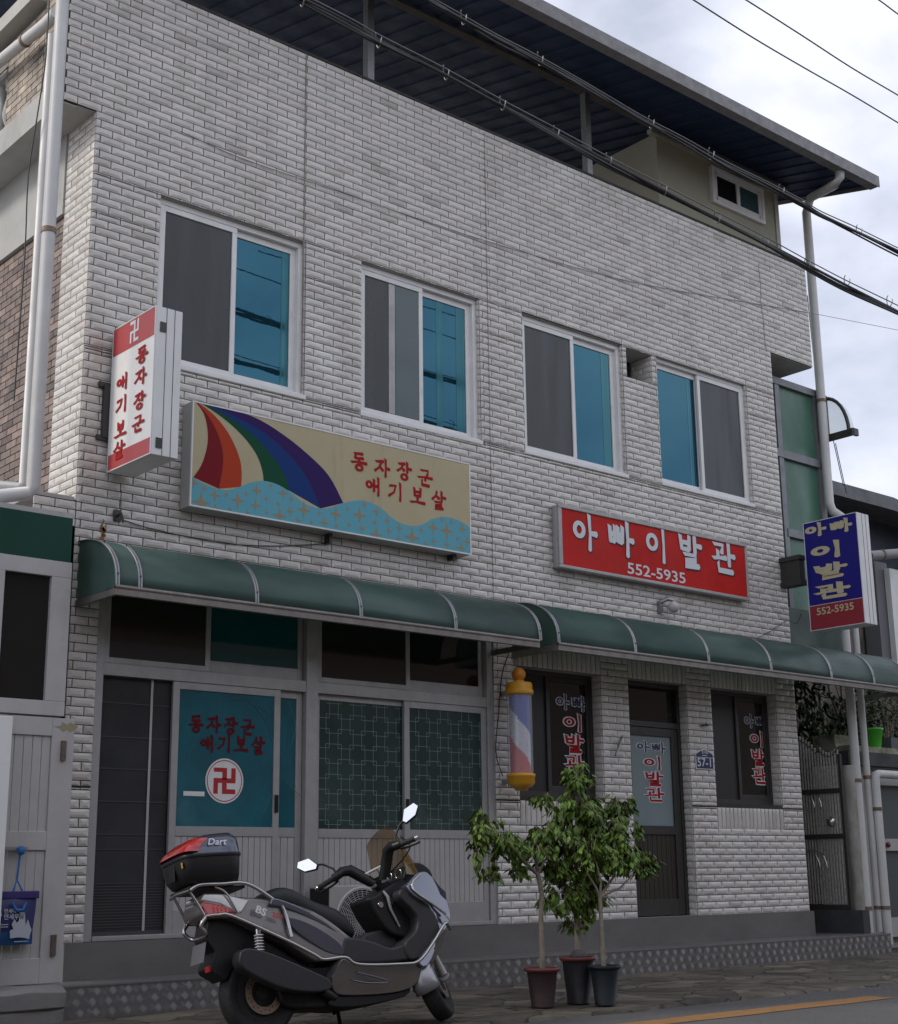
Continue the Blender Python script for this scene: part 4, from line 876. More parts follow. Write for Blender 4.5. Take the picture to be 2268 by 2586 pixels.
for nm, pts in (('first thin power wire in the sky from the left', [(1330, -34), (1385, 0), (1500, 73), (1600, 132), (1700, 189), (1793, 245), (1850, 280)]), ('second thin power wire in the sky between its neighbours', [(1430, -36), (1490, 0), (1600, 70), (1700, 135), (1793, 190), (1850, 224)]), ('short piece of power wire in the top right corner of the sky', [(1700, -35), (1755, 0), (1793, 28), (1850, 66)])):
    q = MB(); q.tube(cr([tuple(at(x, y, SYY)) for x, y in pts], 5), .007, 6); tag(q.build('power_wire', CABLE), nm, 'wire', 'power wires in the sky')
# ------------------------------------------------------------------ downpipes
def pipe(label, pts, r, bands=(), mats=PIPE, name='downpipe', elbows=()):
    o = thing(name, tuple(pts[0]), label, 'pipe'); q = MB(); q.tube(pts, r, 16); q.build('pipe_run', mats, o)
    if bands:
        q = MB()
        for (p, ax_) in bands:
            p = Vector(p); d = {'z': Vector((0, 0, .02)), 'x': Vector((.02, 0, 0)), 'y': Vector((0, .02, 0))}[ax_]; q.tube([p-d, p+d], r*1.14, 16)
        q.build('pipe_clamp', mat('clamp', (.22, .16, .11), .6, metal=.4, ns=14, na=.3), o)
    return o
a, b = atx(114, 100, 4.35), atx(64, 985, 4.35)
PX, PY = 4.36, (a.y+b.y)/2
rad = .052
a = atx(113, 200, PX); PY = a.y
zb_ = atx(64, 985, PX).z
pipe('front white downpipe at the left corner with a brown clamp', [(PX, PY, 9.4), (PX, PY, zb_+.05), (PX-.02, PY+.02, zb_), (PX-.3, PY+.12, zb_-.06)], rad, [((PX, PY, atx(89, 467, PX).z), 'z')])
a2 = atx(98, 200, PX+.02)
pipe('rear white downpipe beside it at the left corner', [(PX+.03, a2.y+.03, atx(108, 60, PX).z), (PX+.03, a2.y+.03, zb_+.12), (PX+.0, a2.y+.06, zb_+.09), (PX-.4, a2.y+.35, zb_+.12)], .047)
pts = [atx(112, 26, 4.44), atx(95, 45, 4.44), atx(0, 122, 4.44)]; d_ = pts[2]-pts[1]
pipe('sloping white drainpipe under the balcony canopy on the left side', [tuple(pts[0]), tuple(pts[1]), tuple(pts[1]+d_*2.5)], .05, [(tuple(pts[1]+d_*.45), 'y')])
wire('hanging_wire', [atx(99, -5, 4.3), atx(95, 60, 4.3), atx(90, 130, 4.3), atx(70, 260, 4.3), atx(56, 360, 4.3), atx(49, 520, 4.3), atx(28, 800, 4.3)], .006, 'thin black wire hanging down past the balcony on the left side', 'wire', m=CABLE)
gx, gz = 15.22, 9.44
e1, e2 = at(1672, 350, -.8), at(1600, 402, .2)
bx = 15.22
pipe('long white downpipe dropping from the gutter at the right roof corner', [(e1.x, -.84, e1.z+.06), (e1.x, -.83, e1.z-.04), (e1.x-.02, -.78, e1.z-.12), (bx, .12, at(1604, 400, .2).z+.02), (bx, .2, at(1604, 408, .2).z-.1), (bx, .2, at(1655, 1005, .2).z), (bx+.02, .17, at(1655, 1018, .2).z-.02), (bx+.22, .05, at(1690, 1030, .1).z-.1), (bx+.25, .04, 4.6)], .058, [((bx, .2, at(1638, 800, .2).z), 'z')])
px_ = at(1722, 1700, -.12).x
pipe('left one of the two white pipes rising beside the white gate pillar', [(px_, -.12, 4.9), (px_, -.12, .28)], .055, [((px_, -.12, 2.0), 'z'), ((px_, -.12, .55), 'z')])
px2 = at(1742, 1700, -.08).x
pipe('right one of the two white pipes rising beside the gate pillar', [(px2+.015, -.08, 4.9), (px2+.015, -.08, .28)], .042, [((px2+.015, -.08, 2.05), 'z'), ((px2+.015, -.08, .55), 'z')])
p3, p4 = at(1748, 1700, -.16), at(1752, 1547, -.16)
pipe('white drainpipe that bends right over the grey side door', [(p3.x+.12, -.16, .14), (p3.x+.12, -.16, p4.z-.06), (p3.x+.14, -.16, p4.z), (p3.x+.2, -.16, p4.z+.012), (p3.x+2.2, -.16, p4.z+.0)], .05, [((p3.x+.12, -.16, p4.z-.4), 'z'), ((p3.x+.12, -.16, .55), 'z')])
# ------------------------------------------------------------------ green glass stair enclosure on the right
se = thing('stair_enclosure', (14.3, .3, 5), 'green frosted glass stair enclosure with aluminium posts behind the right edge of the shop', 'stair enclosure')
tl, tr, bl, br, ml, mr = at(1550, 757, .3), at(1630, 793, .3), at(1556, 1045, .3), at(1640, 1035, .3), at(1559, 905, .3), at(1634, 930, .3)
x0, x1, z0, z1, zm = 13.93, tr.x, 3.4, (tl.z+tr.z)/2, (ml.z+mr.z)/2
q = MB(); q.rect(x0, x1, z0, zm, .31); q.rect(x0, x1, zm, z1, .31); q.poly([(x1, .31, z0), (x1, 3, z0), (x1, 3, z1), (x1, .31, z1)]); q.build('glass_panel', GGLASS, se)
q = MB()
xl = tl.x-.03
for a, b in ((xl-.06, xl+.03), (x1-.11, x1)): q.box(a, b, .27, .33, z0, z1)
q.box(x0, x1, .26, .34, z1-.05, z1+.04); q.box(x0, x1, .26, .34, zm-.05, zm+.05); q.box(x1, x1+.06, .27, 3.0, z1-.04, z1+.05); q.box(xl, x1, .26, .34, 4.96, 5.06); q.build('metal_frame', mat('grey_frame', (.20, .205, .215), .45, metal=.3, ns=8, na=.1), se)
ca = thing('small_canopy', (x1+.1, .2, 6.9), 'small curved clear green canopy with dark metal ends beside the right downpipe', 'awning')
YB = .25; zt_ = tr.z-.02; pf = []
xc = x1+.10
for k in range(9): a = math.pi/2*k/8; pf.append((YB-.33*math.sin(a), zt_-.52+.52*math.cos(a)))
q = MB(); vs = []
for y, z in pf: vs += [(xc, y, z), (xc+.12, y, z)]
q.mesh(vs, [(2*k, 2*k+1, 2*k+3, 2*k+2) for k in range(8)], True); GC = mat('clear_green_sheet', (.45, .62, .55), .2, alpha=.45); q.build('canopy_sheet', GC, ca)
q = MB(); q.poly([(xc, y, z) for y, z in pf]+[(xc, YB, pf[-1][1])]); q.build('end_panel', GC, ca)
q = MB(); q.tube([(xc, y, z) for y, z in pf], .025, 6); q.box(xc-.02, xc+.02, pf[-1][0]-.06, YB, pf[-1][1]-.06, pf[-1][1]+.03); q.box(xc, xc+.12, pf[-1][0]-.06, pf[-1][0]-.02, pf[-1][1]-.05, pf[-1][1]+.04); q.box(xc-.02, xc+.02, YB-.03, YB+.02, pf[-1][1], zt_+.04); q.build('canopy_frame', DARKM, ca)
for i, (x_, y_, X2, Z2) in enumerate(((1612, 590, 1632, 790), (1668, 885, 1690, 985), (1664, 880, 1684, 970), (1640, 880, 1637, 930))):
    q = MB(); A, B = at(x_, y_, .6), at(X2, Z2, .6); q.tube([tuple(A), tuple(B)], .006, 5); tag(q.build('guy_wire', CABLE), ['thin wire from the roof edge to the small canopy', 'outer thin wire below the small green canopy', 'inner thin wire below the small green canopy', 'short thin wire beside the stair enclosure'][i], 'wire')
# lower green panel behind blue sign
box_ = thing('green_screen_panel', (14.0, .2, 3.4), 'flat dull green plastic sheet filling the gap between shop corner and blue sign', 'panel')
q = MB(); A, B = at(1572, 1220, .06), at(1712, 1300, .06); q.box(13.93, at(1680, 1260, .06).x, .05, .07, 3.35, at(1600, 1222, .06).z+.03); q.build('sheet', mat('dull_green_sheet', (.05, .085, .068), .4, ns=2, na=.3), box_)
# ------------------------------------------------------------------ gate, pillar, right neighbour wall
GX = 14.60
gt = thing('metal_gate', (GX, 0, .5), 'dark metal gate of upright steel bars with an arched top beside the barber shop', 'gate')
q = MB(); ya, yb = .95, -.075; nb = 26
def gtop(y):
    t = (ya-y)/(ya-yb); 
    return 2.29+.26*math.sin(math.pi*min(1, t/.72))**.7*(1 if t < .72 else 0)+(0 if t < .72 else .02+.10*(1-math.sin(math.pi*(t-.72)/.28)))-.0
for k in range(nb):
    y = yb+.02+(ya-yb-.04)*k/(nb-1); zt_ = gtop(y); q.box(GX-.008, GX+.008, y-.008, y+.008, .60, zt_)
    q.lathe((GX, y, zt_+.008), [(.0001, -.014), (.012, -.007), (.014, 0), (.012, .007), (.0001, .014)], n=6)
q.build('upright_bar', mat('weathered_steel', (.50, .47, .43), .4, metal=.3, ns=30, na=.4), gt)
q = MB(); q.box(GX-.02, GX+.02, yb-.02, yb+.015, .54, 2.3); q.box(GX-.02, GX+.02, ya-.02, ya+.02, .54, 2.3)
for z in (.56, 1.36, 1.88): q.box(GX-.022, GX+.022, yb, ya, z-.025, z+.03)
q.tube([(GX, ya-(ya-yb)*k/30, gtop(ya-(ya-yb)*k/30)-.03) for k in range(31)], .01, 5)
q.build('gate_frame', DARKM, gt)
q = MB(); q.lathe((GX-.03, yb+.16, 1.53), [(.0001, -.03), (.05, -.02), (.062, 0), (.05, .02), (.0001, .03)], axis='x', n=20); q.build('round_lock', CHROME, gt)
q = MB()
for (cy_, cz_, rr2) in ((.42, 1.7, .16), (.42, 1.0, .18)):
    for s_ in (1, -1): q.tube([(GX-.012, cy_+s_*(.05+rr2*math.cos(t_/10*math.pi)), cz_+rr2*math.sin(t_/10*math.pi)*1.2) for t_ in range(11)], .007, 5)
q.build('scroll_ornament', CHROME, gt)
box('gate_threshold', mat('dark_concrete', (.05, .052, .055), .8, ns=5, na=.3), gt, GX-.03, GX+.1, -.25, 1.2, .278, .535)
pl_ = thing('gate_pillar', (14.72, -.16, .5), 'rounded white plastered gate pillar with green damp stains', 'pillar')
q = MB(); pc = at(1711, 1700, -.05); q.lathe((pc.x, -.05, 0), [(.10, .53), (.10, 2.16), (.09, 2.18)], n=24); q.box(pc.x, pc.x+.25, -.0, .2, .28, 2.17); q.build('pillar_shaft', mat('damp_plaster', (.40, .39, .36), .8, ns=2, na=.15, dirt=((.13, .13, .08), 4, (1, 1, .4), .5, .75, .8)), pl_)
nw = thing('neighbour_wall', (16, .1, .1), 'low dark garden wall with a pale slab top and a grey side door on the right', 'wall')
q = MB(); q.box(14.9, 22, .15, .5, .05, 2.2); q.build('wall_block', PLASTER, nw)
q = MB(); q.box(14.9, 22, -.0, .6, 2.2, 2.36); q.build('dark_lintel', mat('dark_slate', (.05, .05, .052), .7, ns=4, na=.3), nw)
q = MB(); q.box(at(1664, 1480, .3).x, at(1709, 1480, .3).x, .28, .6, 2.43, at(1690, 1469, .3).z); q.box(14.95, 22, -.0, .65, 2.36, 2.43); q.build('slab_top', mat('mossy_concrete', (.30, .29, .22), .9, ns=6, na=.3, bump=.3, dirt=((.06, .055, .03), 5, (1, 1, 1), .45, .65, .9)), nw)
dx = at(1760, 1700, .08).x
q = MB(); q.box(dx, dx+.05, .06, .14, .2, 2.05); q.box(dx, dx+1.4, .06, .14, 1.98, 2.06); q.box(dx, dx+1.4, .06, .14, .2, .42); q.box(dx, dx+1.4, .05, .14, 1.20, 1.34); do = q.build('side_door', ALUL, nw)
q = MB(); q.box(dx+.05, dx+1.4, .10, .12, .42, 1.20); q.box(dx+.05, dx+1.4, .10, .12, 1.34, 1.98); q.build('door_pane', mat('slate_glass', (.07, .085, .09), .35), do)
q = MB(); q.lathe((dx+.08, .03, 1.27), [(.0001, -.025), (.03, -.015), (.034, 0), (.025, .02)], axis='y', n=14); q.build('door_knob', mat('rust_knob', (.12, .03, .025), .4), do)
# dark planted bank behind, far house, vine wall
hw = thing('retaining_wall', (17, 2.3, 2), 'old stained cream wall overgrown with bare vines behind the right awning', 'wall')
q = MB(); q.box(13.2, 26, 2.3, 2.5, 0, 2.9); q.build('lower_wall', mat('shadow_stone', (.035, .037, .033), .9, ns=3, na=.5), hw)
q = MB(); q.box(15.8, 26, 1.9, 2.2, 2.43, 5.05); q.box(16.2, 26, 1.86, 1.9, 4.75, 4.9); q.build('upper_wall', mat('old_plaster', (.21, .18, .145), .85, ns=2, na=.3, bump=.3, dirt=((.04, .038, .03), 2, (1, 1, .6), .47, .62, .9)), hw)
q = MB()
for i in range(16):
    p = Vector((16.4+random.random()*3.2, 1.86, 2.6+random.random()*.5)); pts = [tuple(p)]
    a_ = math.pi/2+random.uniform(-.7, .7)
    for k in range(9): a_ += random.uniform(-.5, .5); p = p+Vector((math.cos(a_)*.18, 0, math.sin(a_)*.2)); p.y = 1.84+random.uniform(-.02, .01); pts.append(tuple(p))
    q.tube(pts, random.uniform(.006, .016), 5)
tag(q.build('bare_vine', mat('vine_stem', (.05, .04, .03), .9)), 'bare brown vine stems climbing the stained wall on the right', 'vine')
fh = thing('far_house', (21, 4, 5), 'dark house with a low shed roof and grey eave beyond the right side wall', 'house')
q = MB(); q.box(16.8, 30, 3.2, 9, 2.4, 6.85); q.build('house_wall', mat('dark_blue_wall', (.035, .045, .065), .7, ns=2, na=.2), fh)
A, B, C_ = at(1638, 958, 2.6), at(1770, 955, 2.6), at(1793, 962, 2.6)
q = MB(); q.box(16.6, B.x, 2.5, 2.62, A.z-.22, A.z+.0); q.box(16.6, 32, 2.62, 9, A.z-.20, A.z-.12)
q.mesh([(B.x, 2.5, A.z-.22), (32, 2.5, A.z-1.6), (32, 2.62, A.z-1.6), (B.x, 2.62, A.z-.22), (B.x, 2.5, A.z), (32, 2.5, A.z-1.35), (32, 2.62, A.z-1.35), (B.x, 2.62, A.z)], [(0, 1, 2, 3), (4, 5, 6, 7), (0, 1, 5, 4), (1, 2, 6, 5), (2, 3, 7, 6), (3, 0, 4, 7)]); q.build('roof_edge', mat('eave_grey', (.13, .13, .135), .6, ns=5, na=.2), fh)
q = MB(); P_ = at(1748, 1200, 1.7); q.box(P_.x-.1, P_.x+.22, 1.6, 1.85, 3.6, 5.4); q.build('downpipe_cover', mat('cover_grey', (.15, .15, .16), .6), fh)
tw = MB(); P_ = at(1790, 1200, 1.5); tw.box(P_.x-.12, P_.x+4, 1.5, 1.59, 3.75, 5.3); tag(tw.build('panel_wall', WHT), 'white tiled wall panel at the far right below the dark eave', 'panel')
A, B = at(1740, 1108, 1.2), at(1850, 1100, 1.2)
pipe('grey drainpipe running level across the far right under the dark eave', [tuple(at(1735, 1110, 1.2)), tuple(B)], .07, [(tuple(at(1760, 1107, 1.2)), 'x')], mats=mat('grey_pipe', (.22, .22, .22), .5))
# foliage
def leaf(q, p, L_, W_, droop=.6, tint=(1, 1, 1), az=None):
    az = random.uniform(0, 2*math.pi) if az is None else az; d = Vector((math.cos(az)*math.cos(droop), math.sin(az)*math.cos(droop), -math.sin(droop)))
    s_ = Vector((-math.sin(az), math.cos(az), 0))*W_/2; u = d.cross(s_).normalized(); roll = random.uniform(-.6, .6); s_ = s_*math.cos(roll)+u*(W_/2)*math.sin(roll); n_ = d.cross(s_).normalized()*W_*.16; p = Vector(p)
    q.ct = tint
    q.mesh([p, p+d*L_*.35+s_-n_, p+d*L_*.4, p+d*L_*.35-s_-n_, p+d*L_*.78+s_*.55-n_*1.3, p+d*L_*.8-n_*.4, p+d*L_*.78-s_*.55-n_*1.3, p+d*L_-n_*2.5],
           [(0, 2, 1), (0, 3, 2), (1, 2, 5, 4), (3, 6, 5, 2), (4, 5, 7), (5, 6, 7)], True)
    q.ct = (1, 1, 1)
def gtint():
    g = random.choice((.45, .6, .75, .85, 1, 1, 1.2, 1.6)); return (g*random.uniform(.85, 1.3), g, g*random.uniform(.7, 1.1))
q = MB()
for i in range(5200):
    x = random.uniform(14.6, 18.6); z = random.uniform(2.3, 3.9); y = random.uniform(1.2, 2.2)
    if x > 16.6 and z > 3.2+.4*math.sin(x*4): continue
    leaf(q, (x, y, z), .12, .05, random.uniform(.1, 1.3), gtint())
tag(q.build('ivy_bank', LEAFD), 'dark leafy ivy covering the bank behind the gate', 'ivy', kind='stuff')
bu = thing('shrub', (16.6, .5, 2.45), 'bushy green shrub on the garden wall at the far right', 'shrub')
q = MB(); cc = at(1765, 1420, .5)
for i in range(1500):
    th = random.uniform(0, 6.28); ph = math.acos(random.uniform(-.6, 1)); r_ = random.uniform(.4, 1)**.5
    r_ *= 1+.25*math.sin(th*3)*math.sin(ph*4); leaf(q, (cc.x+.5*r_*math.sin(ph)*math.cos(th), .5+.35*r_*math.sin(ph)*math.sin(th), cc.z-.05+.42*r_*math.cos(ph)), .06, .02, random.uniform(-.8, .8), gtint())
q.build('foliage', mat('shrub_leaf', (.055, .085, .04), .5, tint=True), bu)
q = MB()
for k in range(5): q.tube([(cc.x+.03*k, .5, 2.45), (cc.x+random.uniform(-.25, .25), .5+random.uniform(-.2, .2), cc.z+.1)], .01, 5)
q.build('stem', BARK, bu)
gp = at(1744, 1480, .2); q = MB(); q.lathe((gp.x, .2, 2.435), [(.085, 0), (.12, .22), (.13, .225), (.13, .25), (.11, .25), (.10, .2)], n=20); tag(q.build('green_pot', mat('bright_green_pot', (.06, .42, .03), .4)), 'bright green plastic flowerpot on the garden wall', 'flowerpot')
q = MB(); gp2 = at(1775, 1490, .2); q.box(gp2.x-.1, gp2.x+.5, .1, .35, 2.435, 2.58); tag(q.build('planter_box', mat('grey_planter', (.08, .09, .095), .6)), 'grey planter trough beside the bright green flowerpot', 'planter')

# ------------------------------------------------------------------ left neighbour
ln = thing('neighbour_shop', (3.5, -.2, .1), 'left neighbouring shopfront with a green fascia panel and grey aluminium window', 'shop front')
YN = -.30; xr = 4.70
q = MB(); q.box(1.0, xr-.012, YN, YN+.05, 3.265, 3.60); q.build('fascia_panel', GPANEL, ln)
q = MB(); q.box(1.0, xr, YN+.01, -.02, 3.60, 3.64); q.box(1.0, xr-.01, -.25, .8, 2.0, 3.59); q.build('shop_body', PLASTER, ln)
q = MB(); Yf = YN-.005
xg = at(95, 1300, YN).x; wz0, wz1 = at(80, 1398, YN).z, at(100, 1150, YN).z
q.box(1.0, xr, Yf, Yf+.06, wz1, 3.262); q.box(xg, xr, Yf, Yf+.06, wz0, wz1); q.box(1.0, xr, Yf, Yf+.06, 2.13, wz0); q.box(at(3, 1250, YN).x-.12, at(3, 1250, YN).x, Yf-.004, Yf+.06, wz0, wz1)
q.build('shop_frame', ALUL, ln, bevel=.004)
box('shop_window', DGLASS, ln, 1.0, xg, YN+.03, YN+.035, wz0, wz1)
q = MB(); q.box(3.95, 4.2, YN+.2, YN+.22, wz0+.2, wz0+.55); q.build('interior_note', mat('note_grey', (.06, .08, .08), .6), ln)
YD = -.36; zt_ = 2.11; dr = at(150, 1437, YD).x
dl_, dz = at(17, 1475, YD), None
q = MB(); z0 = .30; xl = 2.9; th = .10
xa = at(18, 1480, YD).x
q.box(dr-.17, dr, YD, YD+.04, z0, zt_); q.box(xl, dr-.17, YD, YD+.04, zt_-.13, zt_); q.box(xl, dr-.17, YD, YD+.04, z0, z0+.17); mz = at(80, 1680, YD).z; q.box(xl, dr-.17, YD, YD+.04, mz-.06, mz+.07)
nd_ = q.build('panel_door', ALUL, ln, bevel=.004)
q = MB()
for (c, d) in ((z0+.17, mz-.06), (mz+.07, zt_-.13)):
    for k in range(20):
        u = dr-.17-.068*(k+1)
        if u < xl: break
        q.box(u+.003, u+.065, YD+.015, YD+.03, c, d)
q.build('ribbed_panel', ALUL, nd_)
q = MB()
for z in (1.88, .55): q.box(dr-.10, dr-.065, YD-.02, YD, z-.07, z+.07)
q.build('hinge', mat('rusty_hinge', (.16, .12, .10), .5, metal=.5, ns=20, na=.4), nd_)
q = MB()
for (x_, y_, r_) in ((148, 1452, .06), (158/1.0, 1446, .03)):
    p = at(min(x_, 146)-12, y_, YD); q.poly([(p.x+r_*1.3*math.cos(a_/12*6.28)*(1+.4*math.sin(a_*2.3)), YD-.0015, p.z+r_*.5*math.sin(a_/12*6.28)*(1+.4*math.cos(a_*3.1))) for a_ in range(12)])
    break
q.build('glue_residue', mat('glue', (.28, .24, .15), .7), nd_)
q = MB(); hp = at(30, 1698, YD); q.box(hp.x-.18, hp.x+.07, YD-.05, YD-.03, hp.z-.0, hp.z+.022); q.box(hp.x-.16, hp.x-.13, YD-.04, YD, hp.z, hp.z+.02); q.box(hp.x+.02, hp.x+.05, YD-.04, YD, hp.z, hp.z+.02); q.build('door_handle', STEEL, nd_)
ow = thing('white_cabinet_edge', (4.0, -.5, .3), 'plain white metal leaf standing at the far left edge before the panel door', 'door')
q = MB(); e = at(20, 1500, -.5); q.box(e.x-.6, e.x-.0, -.52, -.48, .3, at(10, 1430, -.5).z); q.build('white_leaf', WHT, ow, bevel=.005)
# blue bag
bg_ = thing('blue_delivery_bag', (4.3, YD-.08, .55), 'dark blue insulated milk delivery bag hanging by a cord from the panel door handle', 'bag')
b0, b1 = at(78, 1780, YD-.08), at(72, 1885, YD-.08); xb, zt2, zb2 = b0.x, b0.z, b1.z
q = MB(); xlb = xb-.42
vs = []; nx, nz = 10, 8
for j in range(nz+1):
    for i in range(nx+1):
        u, v = i/nx, j/nz; bul = .045*math.sin(math.pi*u)**.6*math.sin(math.pi*min(1, v*.95+.05))**.6
        vs.append((xlb+(xb-xlb)*u-(.025*(1-v))*(1 if u > .5 else -1)*abs(u-.5)*2, YD-.055-bul+.004*math.sin(u*19+v*7), zb2+(zt2-zb2)*v))
q.mesh(vs, [(j*(nx+1)+i, j*(nx+1)+i+1, (j+1)*(nx+1)+i+1, (j+1)*(nx+1)+i) for j in range(nz) for i in range(nx)], True)
q.mi = [0 if f[0]//(nx+1) < 2 else 1 for f in q.f]
q.box(xlb+.02, xb-.02, YD-.055, YD-.01, zb2, zt2); q.mi = q.mi[:-6]+[1]*6
q.build('bag_body', [mat('bag_mid_blue', (.015, .075, .22), .55), mat('bag_navy', (.02, .02, .10), .5)], bg_)
q = MB(); q.box(xlb-.003, xb+.003, YD-.085, YD-.02, zt2-.045, zt2+.005); q.build('bag_flap', mat('bag_flap_blue', (.03, .02, .12), .5), bg_, bevel=.005)
cd_ = at(38, 1700, YD-.04); CORD = mat('blue_cord', (.015, .12, .36), .6)
q = MB(); q.tube([(cd_.x, YD-.06, cd_.z-.02), (cd_.x-.012, YD-.06, zt2+.08)], .007, 6); q.tube([(cd_.x-.04, YD-.07, zt2-.0), (cd_.x-.012, YD-.06, zt2+.08), (cd_.x+.03, YD-.07, zt2)], .008, 6)
q.lathe((cd_.x+.005, YD-.06, cd_.z+.005), [(.0001, -.035), (.025, -.02), (.028, .01), (.015, .03)], n=8); q.tube([(cd_.x-.06, YD-.112, zt2-.07), (cd_.x-.03, YD-.115, zt2-.12), (cd_.x+.02, YD-.115, zt2-.12), (cd_.x+.04, YD-.112, zt2-.07)], .011, 6); q.build('cord', CORD, bg_)
q = MB(); Yt = YD-.112
text_mesh('연세대학교', .032, (cd_.x-.115, Yt, zt2-.135), (1, 0, 0), (0, 0, 1), (0, -1, 0), q, dep=.002, bold=.0006); text_mesh('연세우유', .04, (cd_.x-.115, Yt, zt2-.175), (1, 0, 0), (0, 0, 1), (0, -1, 0), q, dep=.002, bold=.0008)
for k in range(20):
    A, B = 2*math.pi*k/20, 2*math.pi*(k+1)/20; q.poly([(cd_.x-.155+r_*math.cos(a_), Yt-.002, zt2-.145+r_*math.sin(a_)) for r_, a_ in ((.02, A), (.02, B), (.026, B), (.026, A))])
for z in (zt2-.21, zt2-.225): q.rect(xlb+.05, cd_.x-.08, z-.0025, z+.0025, Yt-.002)
q.rect(cd_.x-.03, xb-.075, zt2-.325, zt2-.320, Yt-.002)
bx_, bz_ = xb-.13, zt2-.31
pts = [(-.075, .01), (-.08, .06), (-.055, .07), (-.07, .10), (-.05, .135), (-.035, .11), (-.02, .12), (-.015, .17), (.01, .20), (.022, .16), (.03, .09), (.045, .13), (.06, .09), (.075, .06), (.065, .03), (.06, .0), (.03, .01), (-.02, .015)]
q.poly([(bx_+a_, Yt-.002, bz_+b_) for a_, b_ in pts])
q.build('printed_lettering', mat('print_white', (.36, .38, .42), .6), bg_)
# concrete step
cs = thing('concrete_step', (4.3, -.7, 0), 'broken grey concrete doorstep below the panel door', 'step')
q = MB(); n = 14; vs = []
prof2 = [(-.30, .30), (-.50, .285), (-.57, .26), (-.56, .15), (-.53, .145), (-.55, .13), (-.53, .0), (-.30, .0)]
for i in range(n+1):
    for (y, z) in prof2: vs.append((2.9+(4.70-2.9)*i/n, y+random.uniform(-.015, .015), z+random.uniform(-.008, .008)))
m = len(prof2); q.mesh(vs, [(i*m+k, i*m+(k+1) % m, (i+1)*m+(k+1) % m, (i+1)*m+k) for i in range(n) for k in range(m)]+[tuple(n*m+k for k in range(m))]); q.build('step_block', CONC, cs, bevel=.01)
# ------------------------------------------------------------------ potted trees
def pot(px_b, py_b, h, r1, r2, m, mrim):
    c = atz(px_b, py_b, .035); return c
def tree(label, px_b, py_b, h, r1, mbody, mrim, build):
    c = atz(px_b, py_b, .035); r2 = r1*.74
    g = thing('potted_tree', tuple(c), label, 'potted tree', 'potted weeping figs in front of the step')
    q = MB(); q.lathe((c.x, c.y, c.z), [(r2, 0), (r2, .012), (r2*.97, .014), (r1*.98, h-.015)], n=28); q.build('pot', mbody, g)
    q = MB(); q.lathe((c.x, c.y, c.z), [(r1*.98, h-.03), (r1*1.15, h-.018), (r1*1.16, h), (r1*1.02, h+.002), (r1*.97, h-.02), (r1*.9, h-.04)], n=28); q.build('pot_rim', mrim, g)
    q = MB(); q.lathe((c.x, c.y, c.z), [(r1*.95, h-.045), (r1*.95, h-.04)], n=20); q.build('soil', mat('soil', (.04, .03, .02), 1, ns=20, na=.4, bump=.5), g)
    T, F = MB(), MB(); build(T, F, c); T.build('trunk', BARK, g); F.build('crown', LEAF, g); return g, c
def crownfill(F, T, cl, n, L_=.068):
    tot = sum(e[3]*e[4]*e[5] for e in cl)
    for e in cl:
        cx_, cy_, cz_, rx, ry, rz = e; k = int(n*e[3]*e[4]*e[5]/tot)
        for t in range(max(4, k//16)):
            th = random.uniform(0, 6.28); ph = math.acos(random.uniform(-.9, 1)); r_ = random.uniform(.55, 1.02)
            tip = Vector((cx_+rx*r_*math.sin(ph)*math.cos(th), cy_+ry*r_*math.sin(ph)*math.sin(th), cz_+rz*r_*math.cos(ph))); base = Vector((cx_, cy_, cz_-rz*.25)).lerp(tip, .35)
            midp = base.lerp(tip, .6)+Vector((0, 0, .05)); T.tube([tuple(base), tuple(midp), tuple(tip)], [.005, .0035, .002], 4, cap=False)
            for s_ in range(16):
                u = random.uniform(.15, 1.08); p = base.lerp(midp, u*1.6) if u < .6 else midp.lerp(tip, (u-.6)/.4)
                d = (tip-base); az = math.atan2(d.y, d.x)+random.uniform(-1.5, 1.5)
                leaf(F, p+Vector((random.gauss(0, .018), random.gauss(0, .018), random.gauss(0, .012))), L_*random.uniform(.7, 1.2), L_*.46, random.uniform(.35, 1.35), gtint(), az)
def pa(x, y, c, dy=0): p = at(x, y, c.y+dy); return (p.x, c.y+dy, p.z)
def b1(T, F, c):
    f = pa(1074, 1746, c); T.tube([(c.x, c.y, c.z+.2), pa(1082, 1900, c), pa(1080, 1820, c), pa(1082, 1785, c), f], [.021, .02, .018, .019, .017], 8)
    for x, y, dy in ((1040, 1730, .1), (1000, 1690, 0), (1100, 1700, -.1), (1060, 1660, .1), (975, 1660, -.05)): T.tube([f, pa((x+1074)/2, (y+1746)/2-4, c, dy/2), pa(x, y, c, dy)], [.014, .009, .004], 6, cap=False)
    cl = [(*pa(965, 1650, c), .14, .16, .13), (*pa(945, 1690, c), .11, .12, .15), (*pa(1010, 1690, c), .17, .18, .14), (*pa(1065, 1690, c), .17, .17, .14), (*pa(1100, 1680, c), .12, .12, .14), (*pa(975, 1745, c), .10, .1, .1), (*pa(1025, 1740, c), .10, .12, .08)]
    crownfill(F, T, cl, 1250)
